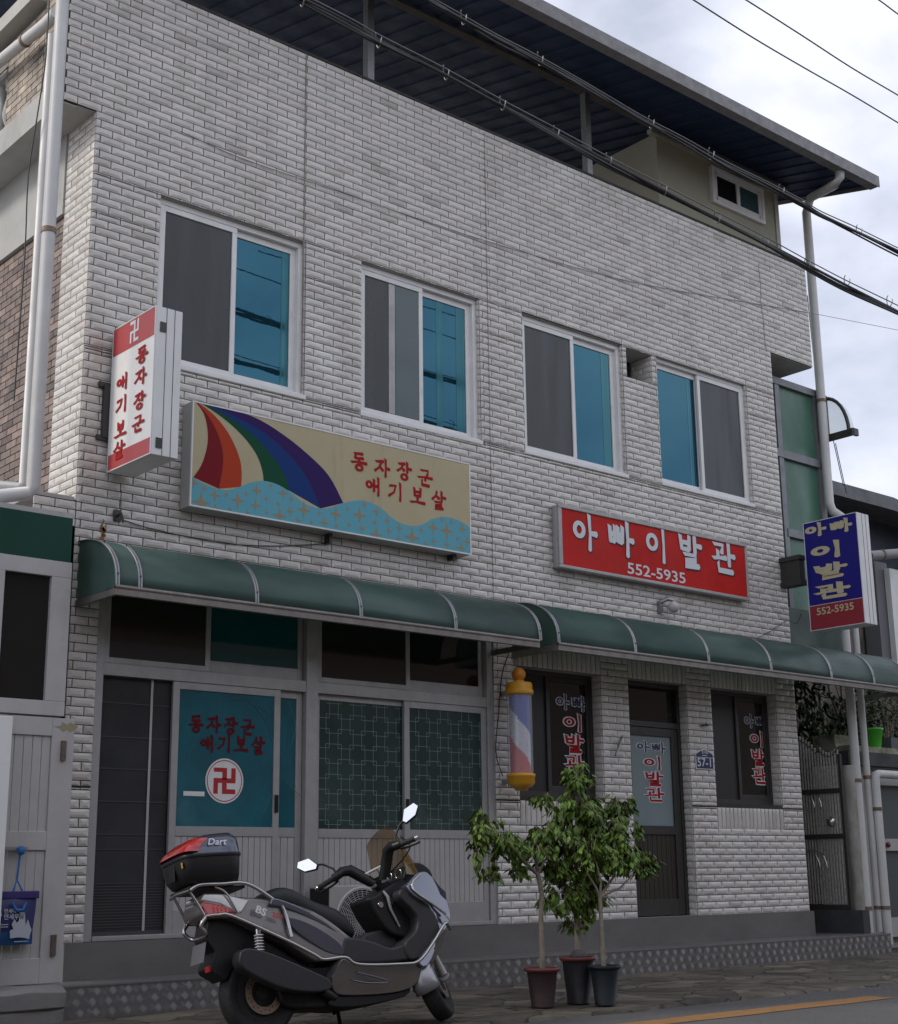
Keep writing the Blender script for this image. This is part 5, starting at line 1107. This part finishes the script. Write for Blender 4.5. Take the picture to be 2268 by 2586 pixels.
def b2(T, F, c):
    T.tube([(c.x, c.y, c.z+.28), pa(1152, 1850, c), pa(1150, 1760, c), pa(1152, 1680, c), pa(1150, 1590, c)], [.027, .024, .02, .015, .006], 8)
    cl = [(*pa(1152, 1560, c), .15, .15, .17), (*pa(1150, 1620, c), .24, .22, .18), (*pa(1190, 1670, c), .28, .22, .2), (*pa(1120, 1680, c), .25, .22, .2), (*pa(1155, 1730, c), .24, .22, .18), (*pa(1125, 1790, c), .20, .18, .14), (*pa(1188, 1785, c), .19, .18, .14), (*pa(1108, 1740, c), .15, .15, .14), (*pa(1160, 1815, c), .14, .13, .10), (*pa(1100, 1815, c), .09, .09, .08), (*pa(1240, 1620, c), .16, .15, .14), (*pa(1085, 1610, c), .11, .11, .1), (*pa(1260, 1660, c), .12, .12, .12), (*pa(1150, 1845, c), .11, .11, .08)]
    crownfill(F, T, cl, 4400)
def b3(T, F, c):
    f = pa(1198, 1790, c); T.tube([(c.x, c.y, c.z+.2), pa(1203, 1900, c), pa(1200, 1830, c), f], [.019, .018, .016, .015], 8)
    for x, y, dy in ((1170, 1740, .05), (1190, 1720, -.05), (1212, 1780, 0), (1265, 1745, 0), (1240, 1700, .1)): T.tube([f, pa((x+1198)/2+6, (y+1790)/2+6, c, dy/2), pa(x, y, c, dy)], [.012, .009, .004], 6, cap=False)
    cl = [(*pa(1215, 1720, c), .14, .15, .12), (*pa(1255, 1715, c), .14, .14, .13), (*pa(1292, 1720, c), .10, .1, .09), (*pa(1180, 1700, c), .14, .14, .12), (*pa(1285, 1745, c), .07, .07, .06), (*pa(1235, 1680, c), .13, .13, .12)]
    crownfill(F, T, cl, 1050)
PRB = mat('pot_dark', (.016, .014, .017), .5, ns=5, na=.2, spec=.3, dirt=((.06, .05, .035), 4, (1, 1, 1), .55, .75, .5)); PRM = mat('pot_rim_red', (.15, .035, .03), .5, ns=6, na=.2); PBD = mat('pot_navy', (.010, .017, .021), .5, ns=5, na=.2, spec=.3, dirt=((.06, .05, .035), 4, (1, 1, 1), .58, .75, .4))
PM2 = mat('pot_maroon', (.030, .014, .016), .55, ns=6, na=.2, spec=.3, dirt=((.06, .05, .035), 4, (1, 1, 1), .55, .75, .5))
tree('weeping fig in a maroon pot, leaning crown beside the scooter', 1084, 2010, .275, .118, PM2, PRM, b1)
g2, c2_ = tree('tallest weeping fig in a big black pot with a stone on the soil', 1156, 2003, .335, .122, PRB, PRM, b2)
tree('weeping fig in a navy blue pot nearest the barber door', 1209, 2006, .28, .108, PBD, PBD, b3)
q = MB(); st_ = [(.0001, -.04), (.05, -.03), (.065, 0), (.05, .035), (.0001, .05)]; q.lathe((c2_.x-.02, c2_.y-.03, c2_.z+.345), st_, n=9, smooth=False); tag(q.build('stone', mat('grey_stone', (.09, .09, .095), .8, ns=14, na=.3), bevel=.01), 'grey stone lying on the soil of the biggest plant pot', 'stone')
# ------------------------------------------------------------------ house across the road (seen in the glass)
oh = thing('opposite_house', (8, -14.5, 0), 'brown brick house across the road, visible as a reflection in the shop glass', 'house')
q = MB(); q.box(.5, 70, -21, -15, 0, 6.8); q.box(-26, -2, -21, -15, 0, 7.4); q.build('house_wall', mat('reflected_brick', (.16, .12, .10), .8, ns=8, na=.3), oh)
q = MB()
for k in range(20): q.box(2.2+k*3.0, 3.5+k*3.0, -15.0, -14.97, 1.3, 2.7)
q.build('house_window', mat('pale_window', (.5, .5, .48), .4), oh)
q = MB(); q.box(.2, 70.4, -21, -14.6, 6.8, 6.95); q.box(-26, -1.6, -21, -14.6, 7.4, 7.55); q.build('flat_roof', CONC, oh)
# ------------------------------------------------------------------ scooter (local frame: x forward, y left, z up, origin under the rear wheel)
pr = atz(660/KD, 2622/KD, .02); ah = R(-4.74); lam = R(11)
ex = Vector((math.cos(ah), math.sin(ah), 0)); le = Vector((-math.sin(ah), math.cos(ah), 0)); up_ = Vector((0, 0, 1))
ez = up_*math.cos(lam)+le*math.sin(lam); ey = le*math.cos(lam)-up_*math.sin(lam)
sc = bpy.data.objects.new('parked_scooter', None); COL.objects.link(sc); sc.empty_display_size = .3
sc.matrix_world = Matrix(((ex.x, ey.x, ez.x, pr.x), (ex.y, ey.y, ez.y, pr.y), (ex.z, ey.z, ez.z, pr.z), (0, 0, 0, 1)))
tag(sc, 'grey maxi scooter with black top case leaning on its stand before the shop', 'scooter')
GREY = mat('grey_metallic', (.185, .172, .165), .28, metal=.5, coat=.5, dirt=((.09, .08, .07), 6, (1, 1, 1), .5, .8, .5))
RAIL = mat('rail_steel', (.42, .41, .40), .25, metal=1)
BLUE = mat('blue_grey_metallic', (.13, .14, .18), .18, metal=.65, coat=.8)
DPL = mat('dark_plastic', (.022, .022, .023), .5, ns=60, na=.1); SEATM = mat('seat_vinyl', (.011, .011, .012), .55, bump=.15, bs=300)
RUB = mat('tyre_rubber', (.013, .013, .014), .75, ns=60, na=.2); REDP = mat('red_lens', (.38, .012, .012), .12, coat=.6); LENS = mat('clear_lens', (.45, .44, .42), .1, metal=.5); SILV = mat('silver_cover', (.38, .37, .36), .35, metal=.4)
def sb(q, name, m, par=None, **k): return q.build(name, m, par or sc, world=False, **k)
def ext(q, pts, w0, w1=None):              # side outline given thickness; width may vary along x
    f = w0 if callable(w0) else (lambda x, z: w0); n = len(pts)
    vs = [(x, -f(x, z), z) for x, z in pts]+[(x, (w1 if w1 is not None else f(x, z)), z) for x, z in pts]
    q.mesh(vs, [tuple(range(n)), tuple(range(n, 2*n))[::-1]]+[(i, n+i, n+(i+1) % n, (i+1) % n) for i in range(n)])
def smooth_outline(pts, n=4): o = cr(list(pts)+[pts[0]], n); return o[:-1]
# rear body
wt = lambda x, z: max(.07, min(.20, .13+.16*(x+.42)))*(1 if z < .78 else .86)
q = MB(); ext(q, smooth_outline([(-.38, .86), (-.10, .835), (.12, .80), (.34, .73), (.52, .62), (.61, .52), (.60, .43), (.50, .43), (.34, .415), (.26, .45), (.10, .55), (-.12, .66), (-.24, .71), (-.40, .72), (-.43, .80)], 3), wt); body = sb(q, 'rear_fairing', GREY, bevel=.035, seg=4)
q = MB(); ext(q, smooth_outline([(.13, .70), (.24, .675), (.38, .61), (.50, .53), (.545, .46), (.50, .45), (.40, .475), (.26, .56), (.17, .63)], 3), .205); sb(q, 'blue_side_panel', BLUE, bevel=.02, seg=4)
q = MB(); ext(q, smooth_outline([(.02, .775), (.16, .745), (.36, .66), (.56, .545), (.60, .555), (.40, .685), (.20, .775), (.05, .82)], 3), .198); sb(q, 'dark_trim', BLUE, bevel=.01)
q = MB()                                   # seat: lofted sections
sec = [(.02, .80, .845, .11), (.06, .785, .875, .14), (.14, .76, .915, .16), (.22, .735, .905, .168), (.30, .70, .858, .175), (.38, .655, .805, .178), (.50, .60, .785, .172), (.58, .575, .755, .162), (.65, .562, .675, .145), (.695, .565, .61, .12)]
n = 16; vs = []
for (x, zb_, zt_, w) in sec:
    for k in range(n):
        a = 2*math.pi*k/n; ca_, sa_ = math.cos(a), math.sin(a)
        vs.append((x, w*math.copysign(abs(ca_)**.6, ca_), (zb_+zt_)/2+(zt_-zb_)/2*math.copysign(abs(sa_)**.6, sa_)))
q.mesh(vs, [(i*n+k, i*n+(k+1) % n, (i+1)*n+(k+1) % n, (i+1)*n+k) for i in range(len(sec)-1) for k in range(n)]+[tuple(range(n))[::-1], tuple(range((len(sec)-1)*n, len(sec)*n))], True)
so_ = sb(q, 'seat', SEATM); mdf = so_.modifiers.new('s', 'SUBSURF'); mdf.levels = 1; mdf.render_levels = 1
# tail lamp cluster
q = MB(); ext(q, [(-.40, .87), (-.28, .865), (-.10, .815), (-.17, .735), (-.2, .735), (-.30, .80), (-.42, .825)], lambda x, z: wt(x, z)+.006); sb(q, 'indicator_lens', LENS, bevel=.012)
q = MB(); ext(q, [(-.425, .822), (-.31, .80), (-.205, .737), (-.395, .728)], lambda x, z: wt(x, z)+.010); tl_ = sb(q, 'tail_lamp', REDP, bevel=.012)
q = MB()
for i in range(5):
    for j in range(3): q.lathe((-.35+i*.025, -wt(-.35+i*.025, .7)-.012, .79-j*.018-i*.006), [(.0045, -.001), (.0045, .002)], axis='y', n=8)
sb(q, 'lamp_led', mat('led_red', (.7, .03, .03), .2), tl_)
# underbody
q = MB(); ext(q, smooth_outline([(-.05, .62), (.12, .52), (.34, .40), (.55, .40), (.62, .26), (.55, .15), (.30, .14), (.12, .17), (.06, .30), (-.02, .45)], 3), .12); sb(q, 'engine_block', BLACK, bevel=.03)
q = MB(); ext(q, smooth_outline([(-.24, .49), (-.18, .51), (-.02, .47), (.30, .335), (.38, .29), (.38, .24), (.26, .225), (.04, .26), (-.18, .36), (-.25, .42)], 3), .255, -.15)
q.tube([(.36, -.18, .24), (.46, -.14, .20), (.55, -.08, .22)], .03, 8); sb(q, 'muffler', mat('muffler_black', (.02, .021, .024), .38, ns=40, na=.1), bevel=.03, seg=4)
q = MB()
for i in range(8): q.tube([(-.074+.034*math.cos(t_*math.pi/8), -.185+.034*math.sin(t_*math.pi/8), .465+i*.018) for t_ in range(17)], .0055, 5)
q.tube([(-.074, -.185, .43), (-.074, -.185, .63)], .018, 8); sb(q, 'rear_shock_spring', CHROME)
q = MB(); ext(q, smooth_outline([(-.36, .71), (-.15, .70), (.08, .57), (.03, .52), (-.14, .52), (-.20, .44), (-.26, .35), (-.30, .37), (-.37, .42), (-.33, .52), (-.38, .60)], 3), .085); fl = sb(q, 'rear_mudguard', BLACK, bevel=.01)
q = MB(); q.box(-.385, -.372, -.10, -.05, .40, .435); sb(q, 'red_reflector', REDP, fl)
q = MB(); q.mesh([(-.41, -.09, .46), (-.41, .09, .46), (-.385, .09, .58), (-.385, -.09, .58)], [(0, 1, 2, 3)]); pl2 = sb(q, 'number_plate', mat('plate_pale', (.13, .13, .135), .5)); pl2.modifiers.new('t', 'SOLIDIFY').thickness = .003
# wheels
def wheel(c, r, w, name, M=None):
    q = MB(); N_ = 48; pf = []
    for k in range(13):
        a = math.pi*k/12; pf.append((r-.5*w*.55+.5*w*.55*math.sin(a)**.8, -w/2*math.cos(a)))
    pf = [(r*.66, -w*.36)]+pf+[(r*.66, w*.36)]
    q.lathe((0, 0, 0), pf, axis='y', n=N_)
    for k in range(N_):                    # tread grooves as slightly raised blocks
        a = 2*math.pi*k/N_
        for sgn in (-1, 1):
            pts = [(a, .004*sgn, .0006), (a+.06, .03*sgn, .0006), (a+.085, .03*sgn, .0006), (a+.025, .004*sgn, .0006)]
            q.poly([((r+.0015-abs(y)*abs(y)*9)*math.cos(t), y, (r+.0015-abs(y)*abs(y)*9)*math.sin(t)) for t, y, h in pts])
    W_ = bpy.data.objects.new(name, None); COL.objects.link(W_); W_.parent = sc
    W_.matrix_local = (M @ Matrix.Translation(c)) if M is not None else Matrix.Translation(c)
    q.build('tyre', RUB, W_, world=False)
    q = MB(); q.lathe((0, 0, 0), [(r*.70, -w*.34), (r*.64, -w*.3), (r*.62, 0), (r*.64, w*.3), (r*.70, w*.34)], axis='y', n=40)
    q.f = q.f[:-2]; q.sm = q.sm[:-2]; q.mi = q.mi[:-2]; q.tint = q.tint[:-2]
    for k in range(5):
        a = 2*math.pi*k/5+.3; q.tube([(.02*math.cos(a), -.01, .02*math.sin(a)), (r*.66*math.cos(a+.15), -.015, r*.66*math.sin(a+.15))], [.022, .013], 6)
    q.lathe((0, 0, 0), [(.04, -w*.42), (.045, w*.4)], axis='y', n=16); q.build('rim', DPL, W_, world=False)
    q = MB(); n = 40; ro, ri, y = r*.50, r*.33, -w*.52
    for k in range(n):
        A, B = 2*math.pi*k/n, 2*math.pi*(k+1)/n
        for yy in (y, y-.004): q.poly([(rr*math.cos(a_), yy, rr*math.sin(a_)) for rr, a_ in ((ri, A), (ro, A), (ro, B), (ri, B))])
        q.poly([(ro*math.cos(a_), yy, ro*math.sin(a_)) for yy, a_ in ((y, A), (y, B), (y-.004, B), (y-.004, A))])
    q.cur = 1
    for k in range(24):
        a = 2*math.pi*k/24; rr = ri+(ro-ri)*(.35+.3*(k % 2)); q.lathe((rr*math.cos(a), y-.0045, rr*math.sin(a)), [(.005, 0), (.005, -.0006)], axis='y', n=6)
    q.build('brake_disc', [mat('disc_steel', (.30, .24, .19), .35, metal=.8, ns=30, na=.2), BLACK], W_, world=False)
    return W_
wheel((0, 0, .262), .262, .14, 'rear_wheel')
# steering assembly: turned left about the raked head axis
Hd = Vector((1.12, 0, .90)); axs = Vector((-math.sin(R(25)), 0, math.cos(R(25)))); STE = Matrix.Translation((-.085, 0, 0)) @ Matrix.Translation(Hd) @ Matrix.Rotation(R(46), 4, axs) @ Matrix.Translation(-Hd)
def sx(q, dz=0):
    q.v = [tuple(STE @ Vector(v)) for v in q.v]; return q
def bars(q):
    q.v = [(v[0]-.02, v[1]*.95, v[2]-.06*min(1, max(0, (v[2]-.9)/.15))) for v in q.v]; return q
wheel((1.405, 0, .25), .25, .12, 'front_wheel', STE)
q = MB(); N_ = 14; vs = []; rr = .29
for k in range(N_+1):
    a = R(40)+R(165)*k/N_
    for (y, dr_) in ((-.088, -.08), (-.082, -.03), (-.055, .0), (0, .010), (.055, 0), (.082, -.03), (.088, -.08)): vs.append((1.405+(rr+dr_)*math.cos(a), y, .262+(rr+dr_)*math.sin(a)))
q.mesh(vs, [(k*7+j, k*7+j+1, (k+1)*7+j+1, (k+1)*7+j) for k in range(N_) for j in range(6)], True); ff = sb(sx(q), 'front_mudguard', mat('mudguard_silver', (.32, .32, .335), .3, metal=.6)); ff.modifiers.new('t', 'SOLIDIFY').thickness = .006
q = MB()
for y in (-.10, .10): q.tube([(1.24, y, .62), (1.36, y, .36), (1.40, y, .27)], [.022, .026, .03], 10); q.tube([(1.395, y, .262), (1.42, y, .262)], .035, 8)
q.tube([(1.405, -.13, .262), (1.405, .13, .262)], .012, 8); sb(sx(q), 'fork', SILV)
q = MB(); q.tube([(1.10, 0, .84), (1.035, 0, .99)], [.05, .06], 12)
for s_ in (1, -1):
    q.tube([(1.03, s_*.03, .93), (1.00, s_*.10, 1.06), (.965, s_*.155, 1.125), (.92, s_*.20, 1.125), (.89, s_*.235, 1.105)], [.045, .042, .04, .034, .028], 10)
    q.tube([(.89, s_*.22, 1.105), (.88, s_*.27, 1.095)], .03, 8)
hb = sb(sx(bars(q)), 'handlebar', BLACK)
for s_ in (1, -1):
    q = MB(); q.tube([(.88, s_*.26, 1.095), (.855, s_*.385, 1.075)], [.019, .018], 10); sb(sx(bars(q)), 'grip', RUB, hb)
    q = MB(); q.lathe((0, 0, 0), [(.017, 0), (.017, .02), (.013, .025)], axis='y', n=10); q.v = [tuple(Vector((v[0]+.855, s_*(v[1]+.385), v[2]+1.075))) for v in q.v]; sb(sx(bars(q)), 'bar_end', CHROME, hb)
    q = MB(); q.tube([(.93, s_*.25, 1.085), (.935, s_*.30, 1.075), (.915, s_*.38, 1.06), (.91, s_*.40, 1.06)], [.009, .008, .007, .009], 6); sb(sx(bars(q)), 'brake_lever', BLACK, hb)
    q = MB(); q.tube([(.905, s_*.235, 1.12), (.91, s_*.25, 1.17), (.92, s_*.31, 1.235), (.915, s_*.35, 1.25)], .008, 6); sb(sx(bars(q)), 'mirror_stem', BLACK, hb)
    q = MB(); o = Vector((.90, s_*.415, 1.275)); hx = [(-.075, -.02), (-.055, -.048), (.035, -.045), (.082, .0), (.06, .042), (-.03, .048)]
    q.prism([(o.x+.012*(a_/.08)*0, o.y+s_*a_, o.z+b_+.20*a_) for a_, b_ in hx], (.03, 0, .0)); mi = sb(sx(bars(q)), 'mirror_housing', BLACK, hb, bevel=.008)
    q = MB(); q.poly([(o.x-.002, o.y+s_*a_*.9, o.z+b_*.88+.18*a_) for a_, b_ in hx]); sb(sx(bars(q)), 'mirror_glass', mat('mirror', (.85, .87, .9), .02, metal=1), mi)
q = MB(); q.mesh([(.985, -.075, 1.01), (.985, .075, 1.01), (1.02, .07, .90), (1.02, -.07, .90), (1.05, -.075, 1.03), (1.05, .075, 1.03), (1.07, .07, .90), (1.07, -.07, .90)], [(0, 3, 2, 1), (4, 5, 6, 7), (0, 1, 5, 4), (3, 7, 6, 2), (0, 4, 7, 3), (1, 2, 6, 5)]); q.v = [(v[0]-.03, v[1], v[2]-.005) for v in q.v]; sb(sx(q), 'headset_cover', SILV, bevel=.01)
q = MB(); q.tube([(.978, -.03, .99), (.978, .03, .99), (.995, .03, .945), (.995, -.03, .945), (.978, -.03, .99)], .003, 4); q.v = [(v[0]-.03, v[1], v[2]-.005) for v in q.v]; sb(sx(q), 'cover_badge', BLACK)
# front body
wf = lambda x, z: .245-.42*max(0, x-1.20)**1.1*(1.0)-.05*max(0, z-.85)/.1
q = MB(); ext(q, smooth_outline([(1.06, .875), (1.10, .81), (1.24, .73), (1.31, .62), (1.29, .555), (1.18, .46), (1.08, .375), (1.16, .34), (1.34, .52), (1.44, .59), (1.53, .68), (1.50, .79), (1.42, .93), (1.34, .99), (1.20, .96)], 3), wf); q.v = [(v[0]-.05*max(0, v[0]-1.0)/.5, v[1], v[2]) for v in q.v]; sb(q, 'front_fairing', BLUE, bevel=.035, seg=4)
q = MB(); ext(q, smooth_outline([(1.02, .86), (1.13, .80), (1.25, .72), (1.30, .60), (1.27, .53), (1.12, .41), (1.02, .40), (1.0, .50), (1.10, .58), (1.12, .68), (1.0, .80)], 3), .222); sb(q, 'leg_shield', DPL, bevel=.02)
q = MB(); ext(q, smooth_outline([(.80, .82), (.90, .85), (1.05, .93), (1.25, .95), (1.25, .70), (1.15, .55), (1.02, .56), (.94, .60), (.86, .70)], 3), .125); sb(q, 'dash_column', BLACK, bevel=.03)
q = MB(); q.tube([(.93, -.13, .86), (.955, -.14, .82), (.97, -.138, .74), (1.03, -.135, .62)], [.008, .012, .010, .006], 6); sb(q, 'column_trim', SILV)
q = MB(); q.lathe((.90, -.128, .77), [(.02, -.006), (.024, 0), (.018, .004)], axis='y', n=14); q.lathe((.985, -.128, .79), [(.022, -.006), (.026, 0), (.018, .004)], axis='y', n=14); sb(q, 'ignition_key_lock', CHROME)
q = MB(); ext(q, smooth_outline([(1.10, .93), (1.16, 1.03), (1.26, 1.05), (1.34, 1.0), (1.34, .93)], 3), .13); dsh = sb(q, 'instrument_panel', BLACK, bevel=.02)
q = MB()
for y in (-.06, .06): q.tube([(1.118+.0*t_, y+.038*math.cos(t_*math.pi/10), .985+.034*math.sin(t_*math.pi/10)) for t_ in range(20)], .004, 5, closed=True)
sb(q, 'gauge_ring', CHROME, dsh)
q = MB(); ext(q, smooth_outline([(.42, .31), (.50, .42), (.60, .385), (.93, .37), (1.07, .385), (1.20, .47), (1.33, .58), (1.345, .55), (1.26, .42), (1.13, .29), (1.02, .215), (.80, .195), (.52, .205), (.44, .24)], 3), lambda x, z: .235-.03*abs(x-.85)-.06*max(0, .33-z)/.13); sb(q, 'lower_fairing', GREY, bevel=.03, seg=4)
q = MB(); q.tube([(.56, -.224, .285), (.66, -.236, .262), (.78, -.237, .255), (.86, -.235, .26), (.78, -.237, .282), (.68, -.236, .31), (.60, -.23, .33)], .006, 6); sb(q, 'fairing_crease', BLUE)
q = MB(); ext(q, smooth_outline([(.54, .56), (.66, .55), (.78, .52), (.90, .48), (1.02, .50), (1.10, .42), (.93, .385), (.60, .39), (.52, .44)], 3), .21); ext(q, [(.70, .52), (.80, .60), (.95, .62), (1.05, .58), (1.05, .42), (.70, .42)], .07); sb(q, 'floorboard', DPL, bevel=.02)
q = MB(); ext(q, smooth_outline([(.45, .20), (.95, .20), (1.05, .24), (1.0, .17), (.62, .13), (.42, .15)], 3), .15); sb(q, 'belly_pan', BLACK, bevel=.02)
q = MB(); q.mesh([(1.33, -.20, .70), (1.40, -.18, .665), (1.43, -.165, .625), (1.37, -.205, .655)], [(0, 1, 2, 3)]); q.v = [(a_, b_-.01, c_) for a_, b_, c_ in q.v]; sb(q, 'headlamp_lens', LENS)
# windscreen
q = MB(); vs = []; nu, nv = 10, 10
for j in range(nv+1):
    s_ = j/nv
    for i in range(nu+1):
        u = -1+2*i/nu; hw = (.215-.02*s_)*(1-(.55*max(0, s_-.78)/.22)**2*.9); y = u*hw
        vs.append((1.355-.28*s_-(6.0*(1-s_)+1.2*s_)*y*y, y, .955+.365*s_-(.05*u*u*max(0, s_-.6)/.4)))
q.mesh(vs, [(j*(nu+1)+i, j*(nu+1)+i+1, (j+1)*(nu+1)+i+1, (j+1)*(nu+1)+i) for j in range(nv) for i in range(nu)], True); sb(q, 'windscreen', mat('amber_screen', (.17, .095, .018), .12, alpha=.72))
# crash rails, rack
def rail(q, P_, r_=.011): q.tube(cr(P_, 5), r_, 8)
for s_ in (1, -1):
    q = MB(); rail(q, [(-.41, s_*.15, .725), (-.33, s_*.17, .728), (-.246, s_*.20, .711), (.107, s_*.235, .544), (.28, s_*.255, .45), (.34, s_*.26, .418), (.50, s_*.26, .424), (.60, s_*.26, .376), (.93, s_*.26, .364), (1.07, s_*.26, .379), (1.20, s_*.26, .49), (1.32, s_*.25, .612), (1.37, s_*.22, .60), (1.41, s_*.18, .585)])
    rail(q, [(1.38, s_*.19, .685), (1.25, s_*.23, .75), (1.134, s_*.235, .818), (1.105, s_*.225, .86), (1.125, s_*.21, .905), (1.22, s_*.17, .96)], .009); sb(q, 'crash_rail', RAIL)
q = MB()
for s_ in (1, -1):
    rail(q, [(-.50, s_*.14, .885), (-.44, s_*.155, .915), (-.30, s_*.165, .917), (-.118, s_*.165, .916), (.046, s_*.18, .817), (.12, s_*.19, .746), (.146, s_*.215, .57)], .012)
    rail(q, [(-.337, s_*.15, .904), (-.263, s_*.16, .86), (-.20, s_*.18, .735)], .007); rail(q, [(-.49, s_*.11, .885), (-.44, s_*.12, .80), (-.40, s_*.13, .72)], .009)
rail(q, [(-.50, -.14, .885), (-.52, 0, .885), (-.50, .14, .885)], .012); rail(q, [(-.30, -.165, .917), (-.30, .165, .917)], .008); rail(q, [(-.40, -.13, .72), (-.43, -.12, .67), (-.38, -.09, .62), (-.38, .09, .62), (-.43, .12, .67), (-.40, .13, .72)], .013); sb(q, 'luggage_rack', RAIL)
q = MB(); q.box(-.5, -.12, -.14, .14, .895, .912); sb(q, 'rack_plate', BLACK)
# top case
def case(q, secs, n=28, e=.45):
    vs = []
    for (z, xa_, xb_, hw, tilt) in secs:
        for k in range(n):
            a = 2*math.pi*k/n; ca_, sa_ = math.cos(a), math.sin(a); x = (xa_+xb_)/2+(xb_-xa_)/2*math.copysign(abs(ca_)**e, ca_); vs.append((x, hw*math.copysign(abs(sa_)**e, sa_), z+tilt*(x-xa_)/(xb_-xa_)))
    m = len(secs); q.mesh(vs, [(i*n+k, i*n+(k+1) % n, (i+1)*n+(k+1) % n, (i+1)*n+k) for i in range(m-1) for k in range(n)], True); q.poly(vs[:n][::-1], True); q.poly(vs[-n:], True)
q = MB(); case(q, [(.915, -.465, -.165, .15, .01), (.93, -.505, -.148, .178, .01), (.97, -.535, -.142, .196, .01), (1.03, -.55, -.138, .205, .015), (1.075, -.555, -.135, .205, .02)]); tc_ = sb(q, 'top_case_base', BLACK)
q = MB(); case(q, [(1.075, -.56, -.13, .212, .02), (1.085, -.564, -.128, .215, .02), (1.095, -.56, -.13, .212, .02)]); sb(q, 'case_seam', BLACK, tc_)
q = MB(); case(q, [(1.095, -.552, -.135, .205, .02), (1.13, -.54, -.137, .20, .022), (1.17, -.505, -.142, .188, .026), (1.20, -.465, -.155, .17, .026), (1.228, -.41, -.18, .14, .022), (1.243, -.35, -.22, .09, .012)]); lid = sb(q, 'top_case_lid', mat('lid_metallic', (.05, .06, .09), .2, metal=.6, coat=.8))
q = MB(); vs = []; n = 24; S_ = [(1.110, -.563, .209), (1.138, -.549, .204), (1.168, -.518, .192), (1.20, -.474, .172)]
for (z, xa_, hw) in S_:
    for k in range(n+1):
        a = math.pi*.5+math.pi*k/n; ca_, sa_ = math.cos(a), math.sin(a); x = xa_+.215-.215*abs(ca_)**.45; vs.append((xa_+.10*(1-abs(ca_)**.45), hw*math.copysign(abs(sa_)**.45, sa_), z+.004))
q.mesh(vs, [(i*(n+1)+k, i*(n+1)+k+1, (i+1)*(n+1)+k+1, (i+1)*(n+1)+k) for i in range(3) for k in range(n)], True); sb(q, 'case_reflector', REDP, lid)
q = MB(); text_mesh('Dart', .062, (-.40, -.196, 1.150), (1, 0, .02), (0, .22, 1), (0, -1, .22), q, sx=1.1, dep=.012, bold=.0008); q.v = [(v[0]+.35*(v[2]-1.150), v[1], v[2]) for v in q.v]; sb(q, 'case_lettering', LWHITE, lid)
q = MB(); q.box(-.558, -.545, -.045, .045, .955, 1.07); sb(q, 'case_latch', BLACK, tc_, bevel=.006)
q = MB(); q.poly([(-.549, -.155, 1.02), (-.546, -.13, 1.02), (-.550, -.13, 1.055), (-.552, -.155, 1.055)]); sb(q, 'yellow_sticker', mat('sticker_yellow', (.55, .33, .02), .5), tc_)
q = MB()
text_mesh('BS', .062, (-.10, -.19, .735), (1, .03, -.42), (.42, 0, 1), (0, -1, 0), q, sx=1.25, dep=.022, bold=.002); sb(q, 'side_mark', LWHITE)
q = MB(); text_mesh('250', .042, (.01, -.19, .70), (1, .03, -.30), (.30, 0, 1), (0, -1, 0), q, sx=1.2, dep=.035, bold=.0015); sb(q, 'displacement_mark', mat('mark_red', (.40, .03, .03), .5))
q = MB(); q.tube([(.60, .06, .20), (.64, .10, .05), (.66, .14, .03)], .013, 8); q.tube([(.60, .0, .18), (.60, .10, .12)], .012, 8); sb(q, 'side_stand', BLACK)
q = MB(); q.tube(cr([(.90, -.27, 1.10), (.95, -.30, 1.03), (.98, -.22, .98), (1.02, -.1, .95)], 5), .005, 5); sb(sx(q), 'brake_cable', BLACK)
